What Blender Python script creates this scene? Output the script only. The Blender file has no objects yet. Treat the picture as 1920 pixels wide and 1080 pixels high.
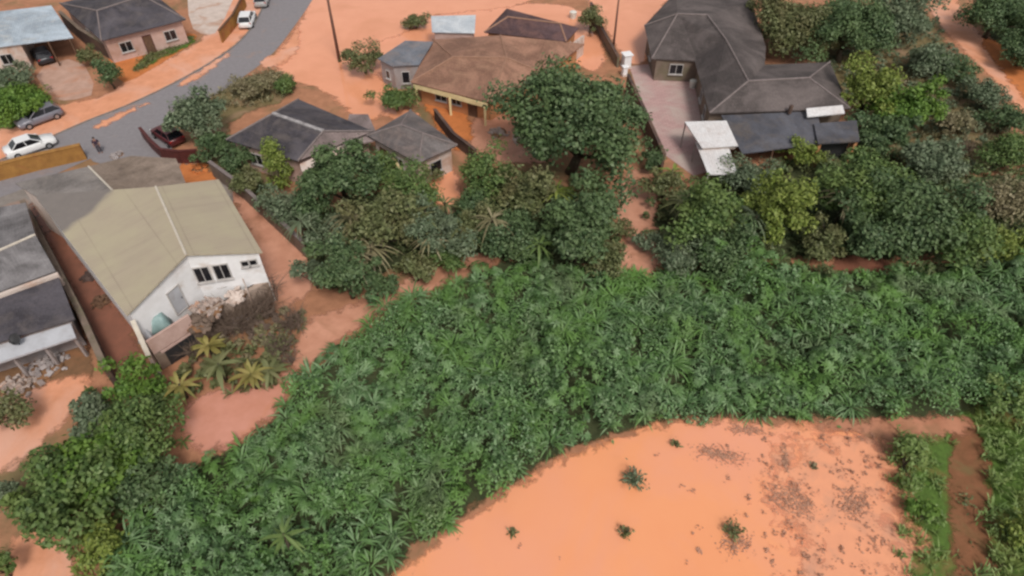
import bpy, bmesh, math, random
import numpy as np
from mathutils import Vector, Matrix

# ------------------------------------------------------------------ camera, light, exposure
sc = bpy.context.scene
COL = sc.collection
FPX, CAM_H, PITCH = 1250.0, 36.0, math.radians(45)
cam_d = bpy.data.cameras.new("camera"); cam = bpy.data.objects.new("camera", cam_d); COL.objects.link(cam)
cam.location = (0, 0, CAM_H); cam.rotation_euler = (math.radians(90) - PITCH, 0, 0)
cam_d.sensor_width = 36; cam_d.lens = FPX / 1920 * 36; cam_d.clip_end = 6000
sc.camera = cam
SUN_EL, SUN_AZ = math.radians(52), math.radians(158)      # azimuth clockwise from +Y: behind the camera, to the right
w = bpy.data.worlds.new("World"); sc.world = w; w.use_nodes = True
nt = w.node_tree; nt.nodes.clear()
sky = nt.nodes.new('ShaderNodeTexSky'); sky.sky_type = 'NISHITA'; sky.sun_disc = False
sky.sun_elevation = SUN_EL; sky.sun_rotation = SUN_AZ; sky.air_density = 1.0; sky.dust_density = 3.0
hs = nt.nodes.new('ShaderNodeHueSaturation'); hs.inputs['Saturation'].default_value = 0.25
bg = nt.nodes.new('ShaderNodeBackground'); bg.inputs[1].default_value = 0.115
wo = nt.nodes.new('ShaderNodeOutputWorld')
nt.links.new(sky.outputs[0], hs.inputs['Color']); nt.links.new(hs.outputs[0], bg.inputs[0]); nt.links.new(bg.outputs[0], wo.inputs[0])
sd = bpy.data.lights.new("sun", 'SUN'); sd.energy = 1.95; sd.angle = math.radians(14); sd.color = (1, .96, .9)
so = bpy.data.objects.new("sun", sd); COL.objects.link(so); so.location = (30, -30, 60)
so.rotation_euler = Vector((-math.sin(SUN_AZ) * math.cos(SUN_EL), -math.cos(SUN_AZ) * math.cos(SUN_EL), -math.sin(SUN_EL))).to_track_quat('-Z', 'Y').to_euler()
sc.view_settings.view_transform = 'Standard'; sc.view_settings.look = 'None'
sc.view_settings.exposure = 0.18; sc.view_settings.gamma = 1.0
sc.render.engine = 'CYCLES'
sc.cycles.max_bounces = 5; sc.cycles.diffuse_bounces = 3; sc.cycles.glossy_bounces = 2
sc.cycles.transmission_bounces = 2; sc.cycles.transparent_max_bounces = 10
sc.cycles.filter_width = 2.5

# ------------------------------------------------------------------ helpers
random.seed(7); RNG = np.random.default_rng(11)
CT, ST = math.cos(PITCH), math.sin(PITCH)

def P(x, y, z=0.0):
    """the point of the place seen at photograph pixel (x, y) and lying z metres above the ground"""
    a = (x - 960) / FPX; b = (540 - y) / FPX
    d = (a, CT + b * ST, -ST + b * CT)
    t = (z - CAM_H) / d[2]
    return Vector((d[0] * t, d[1] * t, z))

def mpp(p):
    """metres per photograph pixel at a point"""
    return (p.y * CT + (CAM_H - p.z) * ST) / FPX

def tag(o, label=None, cat=None, group=None, kind=None):
    if label: o['label'] = label
    if cat: o['category'] = cat
    if group: o['group'] = group
    if kind: o['kind'] = kind
    return o

def thing(name, label, cat, loc=(0, 0, 0), rz=0.0, group=None):
    o = bpy.data.objects.new(name, None); COL.objects.link(o)
    o.empty_display_size = .3
    o.location = loc; o.rotation_euler = (0, 0, rz)
    return tag(o, label, cat, group)

def link_mesh(name, me, mat=None, parent=None):
    o = bpy.data.objects.new(name, me); COL.objects.link(o)
    if mat: me.materials.append(mat)
    if parent: o.parent = parent
    return o

def obj(name, bm, mat=None, parent=None, smooth=False):
    me = bpy.data.meshes.new(name)
    bmesh.ops.recalc_face_normals(bm, faces=bm.faces)
    if smooth:
        for f in bm.faces: f.smooth = True
    bm.to_mesh(me); bm.free()
    return link_mesh(name, me, mat, parent)

def box(bm, c, s, rz=0.0, bev=0.0, tilt=None):
    M = Matrix.Translation(c) @ Matrix.Rotation(rz, 4, 'Z')
    if tilt: M = M @ tilt
    M = M @ Matrix.Diagonal((s[0], s[1], s[2], 1))
    r = bmesh.ops.create_cube(bm, size=1, matrix=M)
    if bev:
        es = {e for v in r['verts'] for e in v.link_edges}
        bmesh.ops.bevel(bm, geom=list(es), offset=bev, segments=2, affect='EDGES', profile=.5)
    return bm

def tube(bm, pts, rads, n=8, cap=True):
    rings = []
    for i, p in enumerate(pts):
        p = Vector(p)
        d = (Vector(pts[min(i + 1, len(pts) - 1)]) - Vector(pts[max(i - 1, 0)])).normalized()
        u = d.orthogonal().normalized(); v = d.cross(u)
        r = rads[i] if hasattr(rads, '__len__') else rads
        rings.append([bm.verts.new(p + (u * math.cos(2 * math.pi * k / n) + v * math.sin(2 * math.pi * k / n)) * r) for k in range(n)])
    for a, b in zip(rings, rings[1:]):
        # rings may be rotated against each other: match the nearest start vertex
        s = min(range(n), key=lambda k: (b[k].co - a[0].co).length)
        for k in range(n):
            bm.faces.new((a[k], a[(k + 1) % n], b[(k + 1 + s) % n], b[(k + s) % n]))
    if cap:
        bm.faces.new(rings[0][::-1]); bm.faces.new(rings[-1])
    return bm

def prism(bm, loop, z0, z1, top=True):
    """vertical prism over a ground loop; z1 may be one height or one per corner"""
    n = len(loop)
    zz = z1 if hasattr(z1, '__len__') else [z1] * n
    lo = [bm.verts.new((p[0], p[1], z0)) for p in loop]; hi = [bm.verts.new((p[0], p[1], zz[i])) for i, p in enumerate(loop)]
    for i in range(n):
        j = (i + 1) % n
        bm.faces.new((lo[i], lo[j], hi[j], hi[i]))
    bm.faces.new(lo[::-1])
    if top: bm.faces.new(hi)
    return bm

# ------------------------------------------------------------------ materials
def new_mat(name):
    m = bpy.data.materials.new(name); m.use_nodes = True
    n = m.node_tree; n.nodes.clear()
    out = n.nodes.new('ShaderNodeOutputMaterial'); b = n.nodes.new('ShaderNodeBsdfPrincipled')
    n.links.new(b.outputs[0], out.inputs[0])
    return m, n, b

def coords(n, which='Object', scale=(1, 1, 1)):
    tc = n.nodes.new('ShaderNodeTexCoord'); mp = n.nodes.new('ShaderNodeMapping')
    mp.inputs['Scale'].default_value = scale
    n.links.new(tc.outputs[which], mp.inputs[0])
    return mp.outputs[0]

def noise(n, vec, scale, detail=5, rough=.6, dist=0.0):
    t = n.nodes.new('ShaderNodeTexNoise')
    t.inputs['Scale'].default_value = scale; t.inputs['Detail'].default_value = detail
    t.inputs['Roughness'].default_value = rough; t.inputs['Distortion'].default_value = dist
    n.links.new(vec, t.inputs['Vector'])
    return t.outputs[0]

def ramp(n, fac, stops):
    r = n.nodes.new('ShaderNodeValToRGB')
    e = r.color_ramp.elements
    while len(e) < len(stops): e.new(.5)
    for el, (p, c) in zip(e, stops):
        el.position = p; el.color = (*c, 1) if len(c) == 3 else c
    n.links.new(fac, r.inputs[0])
    return r.outputs[0]

def mix(n, fac, a, b, mode='MIX'):
    m = n.nodes.new('ShaderNodeMix'); m.data_type = 'RGBA'; m.blend_type = mode
    for s, v in ((0, fac), (6, a), (7, b)):
        if hasattr(v, 'is_output'): n.links.new(v, m.inputs[s])
        else: m.inputs[s].default_value = v if s == 0 else ((*v, 1) if len(v) == 3 else v)
    return m.outputs[2]

def bump(n, b, h, strength=.4, dist=.05):
    bp = n.nodes.new('ShaderNodeBump'); bp.inputs['Strength'].default_value = strength; bp.inputs['Distance'].default_value = dist
    n.links.new(h, bp.inputs['Height']); n.links.new(bp.outputs[0], b.inputs['Normal'])

def M_plain(name, c1, c2=None, scale=3.0, rough=.8, bmp=.3, spec=.3, big=None, metal=0.0, which='Object'):
    """two colours mixed by noise, an optional third in big patches, and some relief"""
    m, n, b = new_mat(name)
    c2 = c2 or tuple(x * .75 for x in c1)
    v = coords(n, which)
    f = noise(n, v, scale, 6, .65)
    col = ramp(n, f, [(.32, c2), (.68, c1)])
    if big:
        g = noise(n, v, big[1], 4, .6, .6)
        col = mix(n, ramp(n, g, [(big[2], (0, 0, 0)), (big[3], (1, 1, 1))]), col, big[0])
    n.links.new(col, b.inputs['Base Color'])
    b.inputs['Roughness'].default_value = rough; b.inputs['Specular IOR Level'].default_value = spec; b.inputs['Metallic'].default_value = metal
    if bmp: bump(n, b, noise(n, v, scale * 4, 4), bmp)
    return m

def M_roof(name, c1, c2, rows=.33, cols=.25, kind='tile', stain=None, rough=.75, stain_amt=(.5, .7), spec=.25):
    """roofing in metres of the UV map (u along the eave, v up the slope)"""
    m, n, b = new_mat(name)
    uv = coords(n, 'UV'); ob = coords(n, 'Object')
    if kind == 'tile':
        br = n.nodes.new('ShaderNodeTexBrick'); n.links.new(uv, br.inputs['Vector'])
        br.inputs['Scale'].default_value = 1; br.inputs['Brick Width'].default_value = cols; br.inputs['Row Height'].default_value = rows
        br.inputs['Mortar Size'].default_value = .02; br.inputs['Mortar Smooth'].default_value = .3; br.inputs['Bias'].default_value = 0
        br.inputs['Color1'].default_value = (*c1, 1); br.inputs['Color2'].default_value = (*c2, 1)
        br.inputs['Mortar'].default_value = (*(x * .55 for x in c2), 1)
        base = br.outputs[0]; h = br.outputs[1]
    else:
        wv = n.nodes.new('ShaderNodeTexWave'); n.links.new(uv, wv.inputs['Vector']); wv.bands_direction = 'X'
        wv.inputs['Scale'].default_value = 1 / cols / math.pi / 2 * 3.14; wv.inputs['Distortion'].default_value = 0
        base = mix(n, ramp(n, wv.outputs[1], [(.1, (0, 0, 0)), (.6, (1, 1, 1))]), tuple(x * .86 for x in c1), c1); h = wv.outputs[1]
    streak = noise(n, coords(n, 'UV', (2.2, .25, 1)), 1.0, 5, .6)
    base = mix(n, ramp(n, streak, [(.35, (.75, .75, .75)), (.65, (0, 0, 0))]), base, c2)
    dirt = noise(n, ob, .55, 6, .7, .8)
    base = mix(n, ramp(n, dirt, [(stain_amt[0] - .05, (0, 0, 0)), (stain_amt[1] - .07, (.9, .9, .9))]), base, stain or tuple(x * .6 for x in c2))
    wash = noise(n, ob, .22, 4, .6, 1.0)
    base = mix(n, ramp(n, wash, [(.42, (0, 0, 0)), (.66, (.75, .75, .75))]), base, tuple(min(.8, x * 1.5 + .01) for x in c1))
    fine = noise(n, ob, 5, 5, .75)
    base = mix(n, .55, base, ramp(n, fine, [(.3, (.4, .4, .4)), (.7, (1, 1, 1))]), 'MULTIPLY')
    n.links.new(base, b.inputs['Base Color']); b.inputs['Roughness'].default_value = rough; b.inputs['Specular IOR Level'].default_value = spec
    bump(n, b, h, .35, .03)
    return m

def M_leaf(name, dark, mid, light, big=None, rough=.55, spec=.3, patch=None):
    """each leaf has its own tone; soft patches of another green over the plant"""
    m, n, b = new_mat(name)
    g = n.nodes.new('ShaderNodeNewGeometry')
    col = ramp(n, g.outputs['Random Per Island'], [(0, dark), (.5, mid), (1, light)])
    v = coords(n)
    f = noise(n, v, .35, 4, .6, .5)
    col = mix(n, ramp(n, f, [(.42, (0, 0, 0)), (.66, (.75, .75, .75))]), col, big or light)
    if patch:
        col = mix(n, ramp(n, noise(n, coords(n), .16, 3, .5, .8), [(.56, (0, 0, 0)), (.68, (.65, .65, .65))]), col, mix(n, g.outputs['Random Per Island'], tuple(x * .6 for x in patch), tuple(x * 1.5 for x in patch)))
    n.links.new(col, b.inputs['Base Color']); b.inputs['Roughness'].default_value = rough; b.inputs['Specular IOR Level'].default_value = spec
    tr = n.nodes.new('ShaderNodeBsdfTranslucent'); n.links.new(col, tr.inputs[0])
    mx = n.nodes.new('ShaderNodeMixShader'); mx.inputs[0].default_value = .22
    out = [x for x in n.nodes if x.type == 'OUTPUT_MATERIAL'][0]
    n.links.new(b.outputs[0], mx.inputs[1]); n.links.new(tr.outputs[0], mx.inputs[2]); n.links.new(mx.outputs[0], out.inputs[0])
    return m

MUD = M_plain('mud', (.44, .205, .115), (.29, .135, .075), .9, .85, .6, .2, ((.17, .125, .06), .16, .5, .66))
MAT = dict(
    mud=MUD,
    field=M_plain('field_water', (.79, .325, .155), (.77, .305, .142), .25, .07, .012, .5, ((.73, .315, .20), .10, .42, .66)),
    flood=M_plain('flood_water', (.77, .335, .19), (.72, .30, .165), .3, .08, .012, .5, ((.64, .26, .13), .1, .5, .75)),
    redpond=M_plain('red_pond', (.25, .10, .062), (.165, .07, .045), .6, .4, .1, .3),
    wetmud=M_plain('wet_mud', (.50, .225, .135), (.36, .15, .085), .8, .5, .3, .3, ((.25, .14, .07), .3, .48, .66)),
    palemud=M_plain('pale_mud', (.60, .30, .20), (.47, .215, .135), .8, .4, .2, .3, ((.34, .16, .09), .25, .5, .7)),
    pinkmud=M_plain('pink_mud', (.60, .275, .20), (.52, .225, .15), .7, .08, .02, .3, ((.50, .20, .09), .2, .55, .75)),
    siltmud=M_plain('silt_mud', (.77, .33, .18), (.70, .30, .17), .9, .35, .15, .35, ((.56, .27, .17), .45, .5, .72)),
    verge=M_plain('verge_mud', (.70, .32, .19), (.56, .24, .13), .8, .7, .3, .2, ((.64, .34, .24), .2, .45, .65)),
    orange=M_plain('orange_clay', (.56, .19, .06), (.42, .14, .045), 1.0, .8, .5, .2),
    dirt=M_plain('brown_dirt', (.24, .125, .065), (.15, .085, .045), 1.2, .9, .6, .2, ((.30, .13, .06), .3, .5, .7)),
    track=M_plain('track_dirt', (.24, .10, .05), (.16, .075, .034), 1.3, .9, .6, .2, ((.16, .12, .05), .4, .5, .7)),
    asphalt=M_plain('asphalt', (.235, .215, .22), (.195, .177, .182), 2.5, .75, .2, .3, ((.30, .20, .16), .25, .58, .75)),
    concrete=M_plain('old_concrete', (.26, .225, .20), (.175, .15, .13), 1.2, .85, .3, .2, ((.30, .18, .13), .35, .52, .7)),
    brownyard=M_plain('muddy_concrete', (.25, .18, .135), (.175, .125, .092), .9, .85, .4, .2, ((.34, .26, .21), .25, .52, .66)),
    paver=None,
    driveway=M_plain('driveway', (.50, .32, .25), (.38, .23, .17), .9, .8, .2, .2, ((.46, .20, .11), .2, .5, .65)),
    lawn=M_plain('lawn', (.10, .17, .035), (.065, .105, .025), 3, .9, .8, .1, ((.20, .13, .05), .3, .5, .68)),
    drygrass=M_plain('dry_ground', (.22, .16, .08), (.12, .10, .045), 2, .9, .8, .1, ((.30, .19, .12), .3, .5, .7)),
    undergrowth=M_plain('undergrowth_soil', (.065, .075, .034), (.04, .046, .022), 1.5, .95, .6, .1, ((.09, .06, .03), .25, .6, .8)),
    porchgrey=M_plain('porch_slab', (.46, .46, .48), (.36, .355, .37), .9, .7, .2, .3, ((.27, .23, .21), .4, .52, .7)),
    white=M_plain('white_paint', (.80, .78, .78), (.70, .68, .67), 1.5, .7, .1, .3, ((.50, .40, .33), .5, .54, .8)),
    cream=M_plain('cream_paint', (.74, .60, .33), (.62, .48, .25), 1.2, .75, .1, .3),
    palewall=M_plain('pale_render', (.60, .50, .44), (.47, .38, .33), 1.2, .8, .2, .2, ((.42, .24, .16), .4, .5, .7)),
    pinkwall=M_plain('pink_render', (.52, .36, .31), (.40, .26, .22), 1.0, .8, .2, .2, ((.34, .20, .14), .4, .55, .75)),
    greywall=M_plain('grey_render', (.36, .32, .31), (.26, .22, .21), 1.0, .85, .2, .2, ((.28, .19, .15), .4, .5, .7)),
    ochre=M_plain('ochre_bank', (.38, .195, .055), (.24, .115, .035), 1.1, .85, .5, .2, ((.27, .095, .04), .4, .5, .68)),
    darkwall=M_plain('dark_wall', (.10, .065, .055), (.06, .04, .035), 1.2, .85, .3, .2, ((.16, .10, .07), .4, .5, .7)),
    browntop=M_plain('weathered_wall', (.22, .165, .13), (.14, .105, .08), 1.2, .85, .3, .2, ((.13, .12, .07), .4, .5, .7)),
    orangewall=M_plain('orange_render', (.52, .25, .12), (.40, .18, .08), 1.2, .8, .2, .2),
    maroon=M_plain('maroon_gate', (.10, .025, .022), (.06, .018, .016), 2, .6, .1, .3),
    glass=M_plain('window_glass', (.015, .016, .02), (.008, .008, .01), 1, .12, 0, .5),
    frame=M_plain('window_frame', (.48, .45, .43), (.38, .35, .33), 2, .5, 0, .4),
    dark=M_plain('dark_metal_and_shade', (.03, .028, .03), (.02, .02, .02), 3, .55, 0, .4),  # metal fittings; also the painted-in shade of the store opening and patio
    wood=M_plain('weathered_wood', (.16, .09, .055), (.09, .05, .032), 3, .85, .4, .2),
    bark=M_plain('bark', (.11, .085, .06), (.055, .042, .03), 5, .9, .6, .1),
    litter=M_plain('leaf_litter', (.52, .28, .185), (.36, .19, .125), 3, .8, .2, .2),
    driftstick=M_plain('drift_stick', (.46, .26, .18), (.33, .18, .12), 4, .9, .2, .1),
    twig=M_plain('dry_twig', (.19, .135, .105), (.11, .08, .06), 4, .9, .2, .1),
    rubble=M_plain('rubble', (.42, .34, .30), (.26, .20, .17), 2.5, .9, .5, .2, ((.45, .24, .15), .6, .5, .65)),
    rubber=M_plain('rubber', (.018, .018, .018), (.012, .012, .012), 4, .8, .1, .2),
    rim=M_plain('wheel_rim', (.42, .42, .43), (.35, .35, .36), 4, .35, 0, .5, None, .7),
    tail=M_plain('tail_lamp', (.42, .02, .015), (.3, .015, .01), 4, .25, 0, .5),
    lamp=M_plain('head_lamp', (.75, .75, .74), (.6, .6, .6), 4, .15, 0, .5),
    pole=M_plain('pole_concrete', (.17, .085, .06), (.12, .06, .045), 2, .85, .2, .2),
    tank=M_plain('tank_plastic', (.66, .64, .58), (.55, .52, .46), 2, .5, 0, .4),
    bluetank=M_plain('cover_sheet', (.26, .36, .35), (.17, .25, .24), 2, .5, .3, .4),
    skin=M_plain('skin', (.36, .19, .13), (.32, .165, .11), 9, .6, 0, .3),
    hair=M_plain('hair', (.018, .013, .011), (.012, .009, .008), 9, .7, 0, .3),
    shirt=M_plain('dark_cloth', (.055, .032, .05), (.04, .024, .038), 9, .85, 0, .2),
    trousers=M_plain('trouser_cloth', (.09, .075, .09), (.06, .05, .06), 9, .85, 0, .2),
    # roofs
    beige=None,
    slate=M_roof('slate_roof', (.075, .066, .075), (.05, .044, .05), .35, .28, stain=(.12, .10, .095)),
    greyroof=M_roof('grey_roof', (.155, .135, .13), (.105, .09, .088), .35, .28, stain=(.20, .155, .14)),
    pinkgrey=M_roof('pinkish_grey_roof', (.24, .185, .175), (.185, .14, .135), .35, .28, stain=(.15, .12, .11)),
    brown=M_roof('brown_roof', (.30, .158, .104), (.225, .118, .08), .36, .28, stain=(.36, .205, .135), stain_amt=(.52, .75)),
    purple=M_roof('purple_roof', (.10, .058, .06), (.07, .042, .045), .35, .28, stain=(.15, .08, .07)),
    darkgrey=M_roof('dark_grey_roof', (.115, .092, .086), (.078, .063, .059), .36, .28, stain=(.065, .054, .05), stain_amt=(.5, .72)),
    bluegrey=M_roof('blue_grey_roof', (.17, .18, .205), (.13, .135, .155), .5, .3, 'sheet', stain=(.24, .20, .19)),
    bluedark=M_roof('blue_dark_roof', (.085, .085, .10), (.06, .058, .066), .5, .3, 'sheet', stain=(.12, .10, .09)),
    bluepale=M_roof('pale_blue_roof', (.52, .56, .60), (.42, .45, .49), .5, .4, 'sheet', stain=(.62, .62, .62), stain_amt=(.55, .75), spec=.4),
    bluemetal=M_roof('blue_metal_roof', (.36, .41, .46), (.29, .33, .37), .5, .4, 'sheet', stain=(.46, .46, .45), stain_amt=(.55, .75), spec=.4),
    whiteroof=M_roof('white_sheet_roof', (.76, .72, .71), (.66, .61, .59), .5, .35, 'sheet', stain=(.55, .46, .42), stain_amt=(.58, .8), spec=.4),
    oldrear=M_roof('old_rear_roof', (.19, .168, .155), (.145, .125, .115), .5, .4, 'sheet', stain=(.25, .215, .19)),
    mudroof=M_roof('muddy_rear_roof', (.245, .185, .145), (.185, .135, .10), .5, .4, 'sheet', stain=(.155, .115, .09)),
    oldgrey=M_roof('old_cement_roof', (.205, .19, .19), (.15, .138, .138), .5, .35, 'sheet', stain=(.10, .09, .09), stain_amt=(.45, .7)),
    cap=M_plain('ridge_cap', (.22, .18, .17), (.155, .125, .118), 3, .8, .2, .2),
    browncap=M_plain('brown_cap', (.33, .19, .13), (.26, .145, .098), 3, .8, .2, .2),
    palecap=M_plain('pale_cap', (.40, .37, .365), (.17, .155, .155), 1.6, .8, .3, .2),
    lightcap=M_plain('light_cap', (.56, .50, .42), (.46, .40, .33), 3, .8, .2, .2),
)

def make_paver():
    m, n, b = new_mat('pink_paver')
    v = coords(n)
    br = n.nodes.new('ShaderNodeTexBrick'); n.links.new(v, br.inputs['Vector']); br.inputs['Scale'].default_value = 1
    br.inputs['Brick Width'].default_value = .6; br.inputs['Row Height'].default_value = .3; br.inputs['Mortar Size'].default_value = .018
    br.inputs['Color1'].default_value = (.47, .30, .275, 1); br.inputs['Color2'].default_value = (.41, .25, .235, 1); br.inputs['Mortar'].default_value = (.30, .19, .17, 1)
    col = mix(n, ramp(n, noise(n, v, .35, 5, .6, .5), [(.45, (0, 0, 0)), (.68, (.85, .85, .85))]), br.outputs[0], (.44, .37, .32))
    n.links.new(col, b.inputs['Base Color']); b.inputs['Roughness'].default_value = .8
    return m
MAT['paver'] = make_paver()

LEAF = dict(
    thicket=M_leaf('thicket_leaf', (.055, .11, .04), (.125, .225, .085), (.245, .345, .185), (.14, .27, .05), patch=(.135, .17, .085)),
    dark=M_leaf('dark_leaf', (0.039, 0.073, 0.029), (0.085, 0.137, 0.056), (0.165, 0.220, 0.107), (0.116, 0.171, 0.059)),
    mid=M_leaf('mid_leaf', (0.051, 0.091, 0.024), (0.104, 0.168, 0.049), (0.183, 0.250, 0.085), (0.152, 0.201, 0.051)),
    bright=M_leaf('bright_leaf', (0.055, 0.116, 0.017), (0.104, 0.195, 0.032), (0.171, 0.275, 0.061), (0.146, 0.220, 0.030)),
    yellow=M_leaf('yellow_leaf', (0.090, 0.130, 0.027), (0.183, 0.238, 0.043), (0.281, 0.323, 0.085), (0.195, 0.232, 0.049)),
    fresh=M_leaf('fresh_leaf', (0.091, 0.152, 0.037), (0.171, 0.256, 0.073), (0.268, 0.348, 0.134), (0.195, 0.232, 0.061)),
    olive=M_leaf('olive_leaf', (0.079, 0.091, 0.034), (0.134, 0.156, 0.059), (0.220, 0.232, 0.104), (0.171, 0.146, 0.067)),
    grey=M_leaf('grey_leaf', (0.073, 0.104, 0.056), (0.128, 0.173, 0.095), (0.213, 0.256, 0.159), (0.165, 0.183, 0.104)),
    dry=M_leaf('dry_leaf', (0.134, 0.110, 0.061), (0.226, 0.189, 0.104), (0.342, 0.293, 0.177), (0.195, 0.195, 0.085)),
    banana=M_leaf('banana_leaf', (0.146, 0.146, 0.037), (0.244, 0.220, 0.061), (0.366, 0.317, 0.110), (0.268, 0.183, 0.061)),
    scrub=M_leaf('scrub_leaf', (0.051, 0.081, 0.029), (0.104, 0.152, 0.056), (0.195, 0.244, 0.104), (0.183, 0.165, 0.073)),
)

# ------------------------------------------------------------------ foliage
class Leaves:
    """collects leaf blades (each an island of its own) and links them as one mesh"""
    def __init__(s): s.v = []; s.q = []; s.n = 0
    def add(s, V, Q):
        s.v.append(V); s.q.append(Q + s.n); s.n += len(V)
    def cards(s, c, nrm, size, aspect=.5, rng=RNG):
        """diamond leaves, slightly folded, at centres c with normals nrm"""
        k = len(c)
        if not k: return
        nrm = nrm / (np.linalg.norm(nrm, axis=1, keepdims=True) + 1e-9)
        r = rng.normal(size=(k, 3)); u = r - nrm * (r * nrm).sum(1, keepdims=True); u /= np.linalg.norm(u, axis=1, keepdims=True) + 1e-9
        wv = np.cross(nrm, u)
        L = (size * rng.uniform(.65, 1.35, k))[:, None] if not hasattr(size, 'shape') else size[:, None]
        a = c - u * L * .5; b = c + wv * L * aspect * .5 + nrm * L * .06; t = c + u * L * .5 - nrm * L * .12; d = c - wv * L * aspect * .5 + nrm * L * .06
        V = np.stack([a, b, t, d], 1).reshape(-1, 3)
        s.add(V, np.arange(k * 4).reshape(k, 4))
    def frond(s, o, d, L, W, droop, seg=4):
        """one arching blade"""
        d = np.asarray(d, float); d /= np.linalg.norm(d); o = np.asarray(o, float)
        side = np.cross(d, (0, 0, 1.)); side /= np.linalg.norm(side) + 1e-9
        V = []
        for i in range(seg + 1):
            t = i / seg
            p = o + d * L * t + np.array((0, 0, -droop * L * t * t))
            wd = W * (.35 + 1.3 * t if t < .5 else 1.0 - (t - .5) * 1.9) * .5
            V += [p - side * wd, p + side * wd]
        V = np.array(V); Q = np.array([(2 * i, 2 * i + 1, 2 * i + 3, 2 * i + 2) for i in range(seg)])
        s.add(V, Q)
    def star(s, o, tilt, R, lobes, rng):
        """one palmate leaf: pointed lobes round a stalk end"""
        nrm = np.array((tilt[0], tilt[1], 1.0)); nrm /= np.linalg.norm(nrm)
        u = np.cross(nrm, (0.31, .95, .1)); u /= np.linalg.norm(u); v = np.cross(nrm, u)
        a0 = rng.uniform(0, 6.28); V = [np.array(o)]; Q = []
        for k in range(lobes):
            a = a0 + 2 * math.pi * k / (lobes + .6); r = R * rng.uniform(.8, 1.15); dr = u * math.cos(a) + v * math.sin(a); sd_ = -u * math.sin(a) + v * math.cos(a)
            i = len(V)
            V += [o + dr * r * .5 + sd_ * r * .17, o + dr * r - nrm * r * .28, o + dr * r * .5 - sd_ * r * .17]
            Q.append((0, i, i + 1, i + 2))
        s.add(np.array(V), np.array(Q))
    def build(s, name, mat, parent=None):
        V = np.concatenate(s.v).astype(np.float32); Q = np.concatenate(s.q).astype(np.int32)
        me = bpy.data.meshes.new(name)
        me.vertices.add(len(V)); me.vertices.foreach_set('co', V.ravel())
        me.loops.add(len(Q) * 4); me.loops.foreach_set('vertex_index', Q.ravel())
        me.polygons.add(len(Q)); me.polygons.foreach_set('loop_start', np.arange(len(Q), dtype=np.int32) * 4)
        me.polygons.foreach_set('loop_total', np.full(len(Q), 4, np.int32))
        me.update(calc_edges=True)
        return link_mesh(name, me, mat, parent)

def unit(k, rng, up=-.35):
    d = rng.normal(size=(k * 3 + 8, 3)); d /= np.linalg.norm(d, axis=1, keepdims=True)
    return d[d[:, 2] > up][:k]

def trunk_mesh(h, r, tips, rng, parent, zsplit=.45):
    bm = bmesh.new()
    lean = rng.normal(size=2) * .12 * h
    mid = (lean[0] * .5, lean[1] * .5, h * zsplit)
    tube(bm, [(0, 0, -.05), (lean[0] * .25, lean[1] * .25, h * zsplit * .5), mid], [r * 1.25, r, r * .85], 8)
    for t in tips:
        m = ((mid[0] + t[0]) * .5 + rng.normal() * .15, (mid[1] + t[1]) * .5 + rng.normal() * .15, (mid[2] * .45 + t[2] * .55))
        tube(bm, [(mid[0], mid[1], mid[2] - r * .6), m, t], [r * .55, r * .36, r * .1], 6)
    return obj('trunk', bm, MAT['bark'], parent, True)

def at_crown(cx, cy, rx, ry, zc):
    p = P(cx, cy, zc); k = mpp(p)
    return p, rx * k, ry * k

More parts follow.
